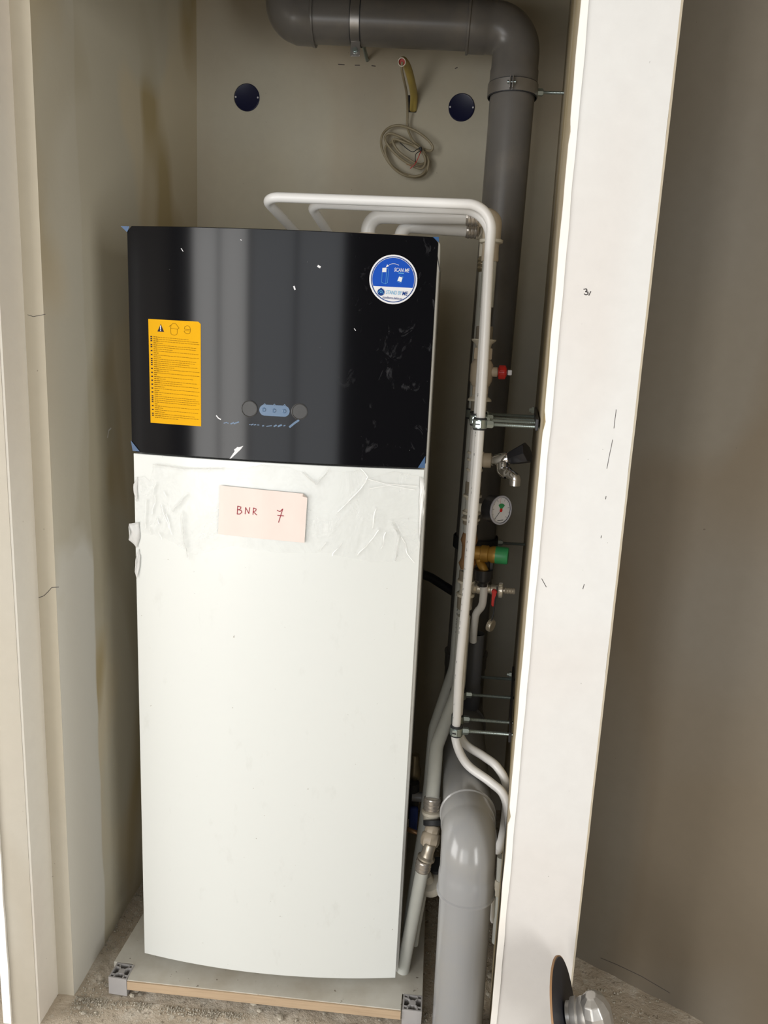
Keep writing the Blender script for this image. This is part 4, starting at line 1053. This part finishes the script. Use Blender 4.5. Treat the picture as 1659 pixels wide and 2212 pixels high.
def rail(z, label):
    t = thing('mounting_rail', (XR(.3), .28, z), label, 'rail')
    a = Vector((XR(.08) - .004, .08, z)); b = Vector((XR(.46) - .004, .46, z)); d = (b - a).normalized(); n = Vector((d.y, -d.x, 0))
    G().box((a + b) / 2, ((b - a).length, .006, .024), (d, n, Vector((0, 0, 1)))).obj('rail_strip', M['blackp'], t, bevel=.001)
    for y in (.41,):
        c = Vector((XR(y) - .008, y, z + .008))
        G().lathe([(0, .009), (.006, .009), (.006, .0045), (.012, .0045)], c, (-1, .1, 0), 6).obj('rail_bolt', M['zinc'], t)
rail(ZU + .008, 'dark mounting rail with bolts on the right wall beside the upper clamps')
rail(ZL + .018, 'dark mounting rail with bolts on the right wall beside the lower clamps')

# ------------------------------------------------------------------ fittings low beside the unit
lf = thing('pipe_coupling', tuple((0.6562,0.1000,0.4668)), 'steel and ivory coupling at the foot of the thick pipe by the waste pipe bend', 'pipe fitting')
q = Vector((0.6553,0.1000,0.4823)); qe = Vector((0.6564,0.0900,0.4095)); dq = (qe - q).normalized()
sleeve(lf, q, dq, .0175, .032)
G().lathe([(.030, .018), (.032, .0235), (.038, .0235), (.042, .020), (.058, .0185), (.066, .012)], q, dq, 28).obj('collar', M['collar'], lf)
bv = thing('angle_valve', tuple((0.6564,0.0700,0.3967)), 'dusty brass angle valve with black ring low beside the waste pipe', 'valve')
G().lathe([(-.006, .021), (-.004, .0245), (.006, .0245), (.008, .021)], (0.6619,0.0850,0.4279), Vector((.1, -.6, -1)), 28).obj('black_ring', M['rubber'], bv)
q = Vector((0.6611,0.0800,0.4240)); w = Vector((0.6526,0.0600,0.3733)); dq = (w - q).normalized()
G().lathe([(0, .014), (.004, .017), (.016, .017), (.020, .021), (.036, .0225), (.046, .020), (.050, .014)], q, dq, 8).obj('valve_body', M['beige'], bv)
q = Vector((0.6569,0.0550,0.3928)); w2 = Vector((0.6476,0.0500,0.3523)); dq = (w2 - q).normalized()
G().lathe([(0, .0125), (.004, .0145), (.020, .0140), (.030, .0155), (.034, .0205), (.038, .0205), (.040, .016)], q, dq, 24).obj('nipple', M['nickel'], bv)
bp = thing('water_pipe', tuple((0.6180,0.0600,0.0704)), 'thick white pipe slanting from the brass angle valve down to the floor by the unit', 'pipe')
q = Vector((0.6453,0.0480,0.3559)); 
e1 = Vector((0.6136,0.0550,0.0744))
dq = (e1 - q).normalized()
sleeve(bp, q, dq, .0160, .030)
pipe_obj('pipe', [q + dq * .02, q + dq * .2, e1, e1 + Vector((-.004, .004, -.05))], .0155, M['pipe_old'], bp)
bp2 = thing('water_pipe', tuple((0.6552,0.2289,0.0000)), 'thin white pipe behind the slanting thick one', 'pipe')
pipe_obj('pipe', [(0.6546,0.1200,0.2614), (0.6382,0.1000,0.1217), (0.6358,0.1000,0.0824)], .0085, M['pipe_old'], bp2)
cp = thing('drain_cup', tuple((0.6701,0.1200,0.2440)), 'round ivory plastic cup between slanting pipes and waste pipe', 'fitting')
G().lathe([(0, .028), (.012, .030), (.022, .026), (.026, .012), (.050, .012)], (0.6697,0.1200,0.2312), Vector((-.35, -.35, .9)), 30).obj('cup', M['collar'], cp)
G().lathe([(-.004, .020), (.008, .022)], (0.6791,0.1300,0.2793), Vector((-.3, -.2, .95)), 28).obj('cup_ring', M['rubber'], cp)
bb = thing('ball_valve', tuple((0.6102,0.2500,0.3273)), 'dark ball valve with blue lever between the unit and white pipe', 'valve')
G().lathe([(0, .010), (.01, .012), (.03, .012), (.04, .017), (.06, .017), (.07, .012), (.09, .012)], (0.6089,0.3000,0.4748), (0, 0, -1), 20).obj('valve_body', M['brass_dull'], bb)
G().lathe([(0, .0125), (.045, .0125)], (0.6070,0.2700,0.3737), (1, 0, 0), 20).obj('grey_stub', M['pvc_light'], bb)
G().box((0.6141,0.2500,0.3210), (.022, .014, .070)).obj('blue_lever', M['blue_part'], bb, bevel=.004, label='blue lever')
G().lathe([(0, .016), (.05, .018), (.1, .012)], (0.6084,0.2800,0.4074), (0, 0, -1), 20).obj('valve_union', M['rubber'], bb)
G().sweep([(0.5981,0.2200,0.3132), (0.6124,0.2100,0.3149), (0.6302,0.2100,0.3101), (0.6287,0.2100,0.2942)], .006, 10).obj('clip', M['copper'], bb)
# dark insulated pipe running behind
dk = thing('insulated_pipe', tuple((0.6351,0.6000,0.8541)), 'black insulated pipe slanting from behind the unit to the waste pipe', 'pipe')
pipe_obj('pipe', [(0.5561,0.5200,0.9088), (0.6212,0.5800,0.8701), (0.7036,0.6000,0.8172)], .013, M['blackp'], dk)
# white pipe ends low on the right
wq = thing('water_pipe', tuple((0.8188,0.1200,0.1440)), 'short white pipe end low between waste pipe and right wall', 'pipe')
pipe_obj('pipe', [(0.7987,0.1200,0.3263), (0.8100,0.1200,0.2330), (0.8158,0.1200,0.1695), (0.8207,0.1200,0.1481)], [.0095, .0095, .0095, .004], M['pipe'], wq)
wq2 = thing('water_pipe', tuple((0.8409,0.1600,0.1261)), 'white pipe with crimp fitting nearest the foot of the right wall', 'pipe')
pipe_obj('pipe', [(0.8281,0.1200,0.3292), (0.8318,0.1200,0.2225), (0.8326,0.1200,0.1390), (0.8327,0.1200,0.0933)], .0100, M['pipe_old'], wq2)
G().lathe([(0, .012), (.008, .014), (.02, .012), (.03, .014), (.04, .012)], (0.8295,0.1200,0.2667), (0, 0, -1), 20).obj('crimp_sleeve', M['collar'], wq2)

# ------------------------------------------------------------------ things on the back wall
for c, lab in (((0.0183,0.8260,2.1796), 'round blue-black blank cover left of the yellow conduit'), ((0.6289,0.8260,2.1683), 'round blue-black blank cover between conduit and grey pipe')):
    t = thing('blank_cover', (c[0], BY, c[2]), lab, 'wall cover')
    G().lathe([(0, .0365), (.003, .0365), (.0045, .0345), (.0035, .032), (.0030, .0001)], (c[0], BY, c[2]), (0, -1, 0), 48).obj('cover_disc', M['cap'], t)
    for k2 in (-1, 1):
        G().lathe([(0, .0026), (.0012, .0024), (.0014, .0001)], (c[0] + k2 * .0320, BY - .0036, c[2]), (0, -1, 0), 12).obj('screw', M['stick_white'], t)
cb = Vector((0.4937,0.8300,2.1704)); 
ct = thing('conduit', tuple(cb), 'yellow plastic conduit curving out of the back wall', 'conduit')
cp_ = smooth_path([cb + Vector((.0, .0, -.012)), (0.4951,0.8000,2.1889), (0.4885,0.7450,2.2100), (0.4797,0.7000,2.2257), (0.4718,0.6600,2.2264), (0.4689,0.6350,2.2158)], 8)
g = G().sweep(cp_, .0102, 20, caps=False); o = g.obj('tube', M['yellow_tube'], ct); s_ = o.modifiers.new('s', 'SOLIDIFY'); s_.thickness = .0016; s_.offset = -1
dend = (cp_[-1] - cp_[-2]).normalized()
G().lathe([(0, .0086), (.001, .0001)], cp_[-1] - dend * .006, dend, 20, closed=False).obj('tube_inside', M['red_end'], ct, label='red inside of the tube end')
G().lathe([(0, .0104), (.0012, .0104), (.0012, .0084), (0, .0084)], cp_[-1], dend, 24, closed=False).obj('tube_rim', M['collar'], ct)
G().box((cb.x - .004, BY - .0006, cb.z + .004), (.026, .001, .044)).obj('wall_slot', M['blackp'], ct)
# cable and its coil
CY_ = .795
def cpt(x, y, Yv=CY_): return (x, y, Yv)
cable = thing('cable', tuple((0.4824,0.7950,2.0405)), 'beige cable hanging from the yellow conduit, wound into a loose coil', 'cable')
hang = [tuple(cp_[-1] - dend * .006), (0.4687,0.6500,2.2034), (0.4741,0.6800,2.1857), (0.4780,0.7400,2.1762), (0.4796,0.7900,2.1502), (0.4810,0.8050,2.1104)]
loop = [(0.4810,0.8050,2.1104), (0.4889,0.8000,2.0877), (0.5007,0.7900,2.0675), (0.5165,0.8000,2.0571), (0.5385,0.8000,2.0348), (0.5465,0.7900,2.0121), (0.5375,0.8000,1.9848), (0.5118,0.8000,1.9755), (0.4727,0.7900,1.9808), (0.4381,0.8000,2.0076), (0.4141,0.8000,2.0434), (0.4109,0.7900,2.0735), (0.4246,0.8000,2.0992), (0.4527,0.8000,2.1095), (0.4886,0.7900,2.1006), (0.5192,0.7850,2.0858),
        (0.5449,0.7800,2.0662), (0.5560,0.7800,2.0509), (0.5500,0.7850,2.0424), (0.5299,0.8000,2.0502), (0.5004,0.8050,2.0627), (0.4670,0.8100,2.0740), (0.4372,0.8100,2.0671), (0.4229,0.8000,2.0521), (0.4251,0.8000,2.0316), (0.4421,0.8000,2.0052), (0.4719,0.8000,1.9865), (0.5082,0.7900,1.9757), (0.5338,0.7900,1.9850), (0.5425,0.8000,2.0106),
        (0.5346,0.8000,2.0347), (0.5186,0.7900,2.0475), (0.4945,0.7900,2.0625), (0.4652,0.7900,2.0773), (0.4342,0.8000,2.0886), (0.4203,0.8000,2.0786), (0.4278,0.8000,2.0595), (0.4566,0.8000,2.0312), (0.4935,0.7900,2.0069), (0.5266,0.7900,1.9970), (0.5373,0.7900,2.0143), (0.5296,0.7900,2.0358), (0.5053,0.7900,2.0544), (0.4782,0.7800,2.0608), (0.4477,0.7850,2.0708), (0.4443,0.7850,2.0611),
        (0.4623,0.7850,2.0375), (0.4932,0.7850,2.0179), (0.5182,0.7900,2.0076), (0.5345,0.8000,2.0140), (0.5389,0.8000,2.0287), (0.5268,0.7800,2.0453)]
G().sweep(smooth_path(hang + loop[1:], 6), .0034, 10).obj('cable_sheath', M['cable'], cable)
for nm, pts_, mt in (('black_wire', [(0.5254,0.7800,2.0465), (0.5141,0.7750,2.0438), (0.5019,0.7700,2.0351), (0.4861,0.7700,2.0418), (0.4644,0.7750,2.0592)], 'rubber'), ('black_wire', [(0.5219,0.7800,2.0404), (0.5111,0.7700,2.0306), (0.5092,0.7700,2.0185), (0.5109,0.7750,2.0077)], 'rubber'),
                     ('red_wire', [(0.5243,0.7800,2.0429), (0.5203,0.7700,2.0284), (0.5146,0.7700,2.0139), (0.5075,0.7700,2.0017), (0.4962,0.7750,1.9928)], 'red'), ('copper_wire', [(0.5050,0.7700,2.0016), (0.4947,0.7700,2.0001), (0.4856,0.7700,2.0022)], 'copper')):
    G().sweep(smooth_path(pts_, 5), .0011, 8).obj(nm, M[mt], cable)
G().lathe([(-.005, .0042), (.005, .0042)], (0.5229,0.7790,2.0450), Vector((.4, 0, -1)), 12).obj('cable_tie', M['rubber'], cable)

# ------------------------------------------------------------------ rubble
rnd = random.Random(4)
def chip(sz, rn):
    bm = bmesh.new(); bmesh.ops.create_icosphere(bm, subdivisions=1, radius=1)
    sc = (sz * rn.uniform(.7, 1.3), sz * rn.uniform(.6, 1.1), sz * rn.uniform(.35, .6))
    for v in bm.verts:
        k2 = 1 + rn.uniform(-.3, .3); v.co = Vector((v.co.x * sc[0] * k2, v.co.y * sc[1] * k2, v.co.z * sc[2] * k2))
    me = bpy.data.meshes.new('plaster_chip'); bm.to_mesh(me); bm.free(); return me
meshes = [chip(.0055, rnd) for _ in range(6)]
for m_ in meshes: m_.materials.append(M['rubble'])
places = [(-0.1012,-0.0229,0.0000), (-0.0803,-0.0271,0.0000), (-0.0526,-0.0318,0.0000), (-0.0292,-0.0343,0.0000), (-0.0055,-0.0354,0.0000), (0.0054,-0.0433,0.0000), (-0.0125,-0.0481,0.0000), (-0.1230,-0.0720,0.0000), (-0.0943,-0.0750,0.0000), (-0.1009,-0.1073,0.0000), (-0.0880,-0.0933,0.0000), (-0.1178,-0.0944,0.0000), (-0.0755,-0.1018,0.0000),
          (0.3409,-0.0666,0.0000), (0.2718,-0.0370,0.0000), (0.4370,-0.0426,0.0000), (0.5652,-0.0459,0.0000), (0.6546,-0.0352,0.0000), (0.2889,-0.0541,0.0000), (0.6436,-0.0253,0.0000), (0.3774,-0.0684,0.0000),
          (0.6467,0.2278,0.0000), (0.6564,0.1811,0.0000), (0.8267,0.1126,0.0000), (0.8178,0.0558,0.0000), (0.6372,0.1555,0.0000)]
for i, p in enumerate(places):
    o = bpy.data.objects.new('plaster_chip', meshes[i % 6]); COL.objects.link(o)
    s_ = rnd.uniform(.7, 1.6); o.location = (p[0], p[1], .0025 * s_); o.scale = (s_, s_, s_); o.rotation_euler = (0, 0, rnd.uniform(0, 6))
    left = p[0] < .02; mid = p[0] < .62
    tag(o, 'small pale plaster chip on the floor ' + ('by the left corner of the platform' if left else 'along the front of the platform' if mid and p[1] < 0 else 'around the foot of the waste pipe'), 'rubble',
        'plaster chips left' if left else 'plaster chips front' if mid and p[1] < 0 else 'plaster chips right')
g = G()
def crumbs(n, fn, smin, smax):
    for _ in range(n):
        x, y = fn(); s_ = rnd.uniform(smin, smax)
        if -.078 < x < .664 and y > -.062: continue
        vs = []
        for a_ in range(5):
            an = a_ * 2 * PI / 5 + rnd.uniform(-.4, .4); vs.append((x + s_ * math.cos(an) * rnd.uniform(.6, 1.2), y + s_ * math.sin(an) * rnd.uniform(.6, 1.2), -.002))
        vs.append((x + rnd.uniform(-.3, .3) * s_, y, s_ * rnd.uniform(.3, .6)))
        g.add(vs, [(0, 1, 5), (1, 2, 5), (2, 3, 5), (3, 4, 5), (4, 0, 5), (4, 3, 2, 1, 0)])
crumbs(1500, lambda: (rnd.uniform(-.14, .68), -.062 - abs(rnd.gauss(0, .014))), .0008, .0034)
crumbs(900, lambda: (rnd.uniform(-.14, -.06), rnd.uniform(-.15, .7)), .0008, .0030)
crumbs(1500, lambda: (rnd.uniform(.665, .84), rnd.uniform(-.14, .75)), .0010, .0048)
crumbs(260, lambda: (rnd.uniform(-.14, .68), rnd.uniform(-.45, -.05)), .0006, .0020)
crumbs(1000, lambda: (rnd.uniform(.97, 1.5), rnd.uniform(-.4, .12)), .0010, .0040)
g.obj('plaster_crumbs', M['rubble'], None, smooth=False, label='fine plaster crumbs and dust along the platform and walls', cat='rubble', kind='stuff')

# ------------------------------------------------------------------ angle grinder standing on its tail
gr = thing('angle_grinder', (.955, -.27, 0), 'angle grinder with dark cutting disc standing in front of the right pier', 'angle grinder')
hc = Vector((0.9656,-0.2500,0.2938)); dc = Vector((0.9305,-0.2500,0.2770))
ax_ = Vector((-.90, .23, -.30)).normalized()
dc = Vector((0.9194,-0.2850,0.3001))
G().lathe([(0, .0001), (0, .012), (.0008, .014), (.0010, .092), (.0040, .094), (.0042, .014), (.0045, .012), (.0045, .0001)], dc, ax_, 64).obj('cutting_disc', M['grind_disc'], gr)
G().lathe([(.0022, .0925), (.0022, .0948), (.0060, .0948), (.0060, .0925)], dc, ax_, 64, closed=False).obj('disc_rim', M['grind_rim'], gr, label='rust-coloured rim of the disc')
G().lathe([(-.003, .022), (-.010, .022), (-.012, .028), (-.022, .030), (-.024, .027), (-.030, .030), (-.040, .031)], dc, ax_, 32).obj('spindle_collar', M['cast'], gr)
hb = dc - ax_ * .055
up = Vector((.10, .05, 1)); up = (up - ax_ * up.dot(ax_)).normalized(); sd = ax_.cross(up)
g = G()
prof = [(-.030, .030), (.000, .034), (.020, .033), (.036, .026), (.044, .014)]
rings = []
def hring(h, sx, sy, off=0):
    return [hb + up * h + ax_ * (math.cos(a) * sx + off) + sd * math.sin(a) * sy for a in [2 * PI * (i + .5) / 10 for i in range(10)]]
hr = [(-.150, .028, .028), (-.080, .028, .029), (-.045, .026, .031), (-.015, .030, .036), (.012, .030, .034), (.030, .022, .027), (.038, .010, .014)]
vs = []; [vs.extend(hring(*h)) for h in hr]
fs = [(j * 10 + i, j * 10 + (i + 1) % 10, (j + 1) * 10 + (i + 1) % 10, (j + 1) * 10 + i) for j in range(len(hr) - 1) for i in range(10)] + [tuple(reversed(range(10))), tuple((len(hr) - 1) * 10 + i for i in range(10))]
g.add(vs, fs); g.obj('gear_head', M['cast'], gr, bevel=.002, smooth=False)
tail = Vector((hb.x + .02, hb.y - .01, 0))
b0_ = hb - up * .120
G().sweep([b0_, b0_.lerp(tail, .3), b0_.lerp(tail, .7), tail], [.036, .038, .034, .036], 20).obj('motor_housing', M['grind_body'], gr)
for k2 in (-1, 1):
    G().box(hb - up * .075 + sd * .034 * k2, (.034, .020, .040), (ax_, sd, up)).obj('vent_shroud', M['grind_body'], gr, bevel=.004)
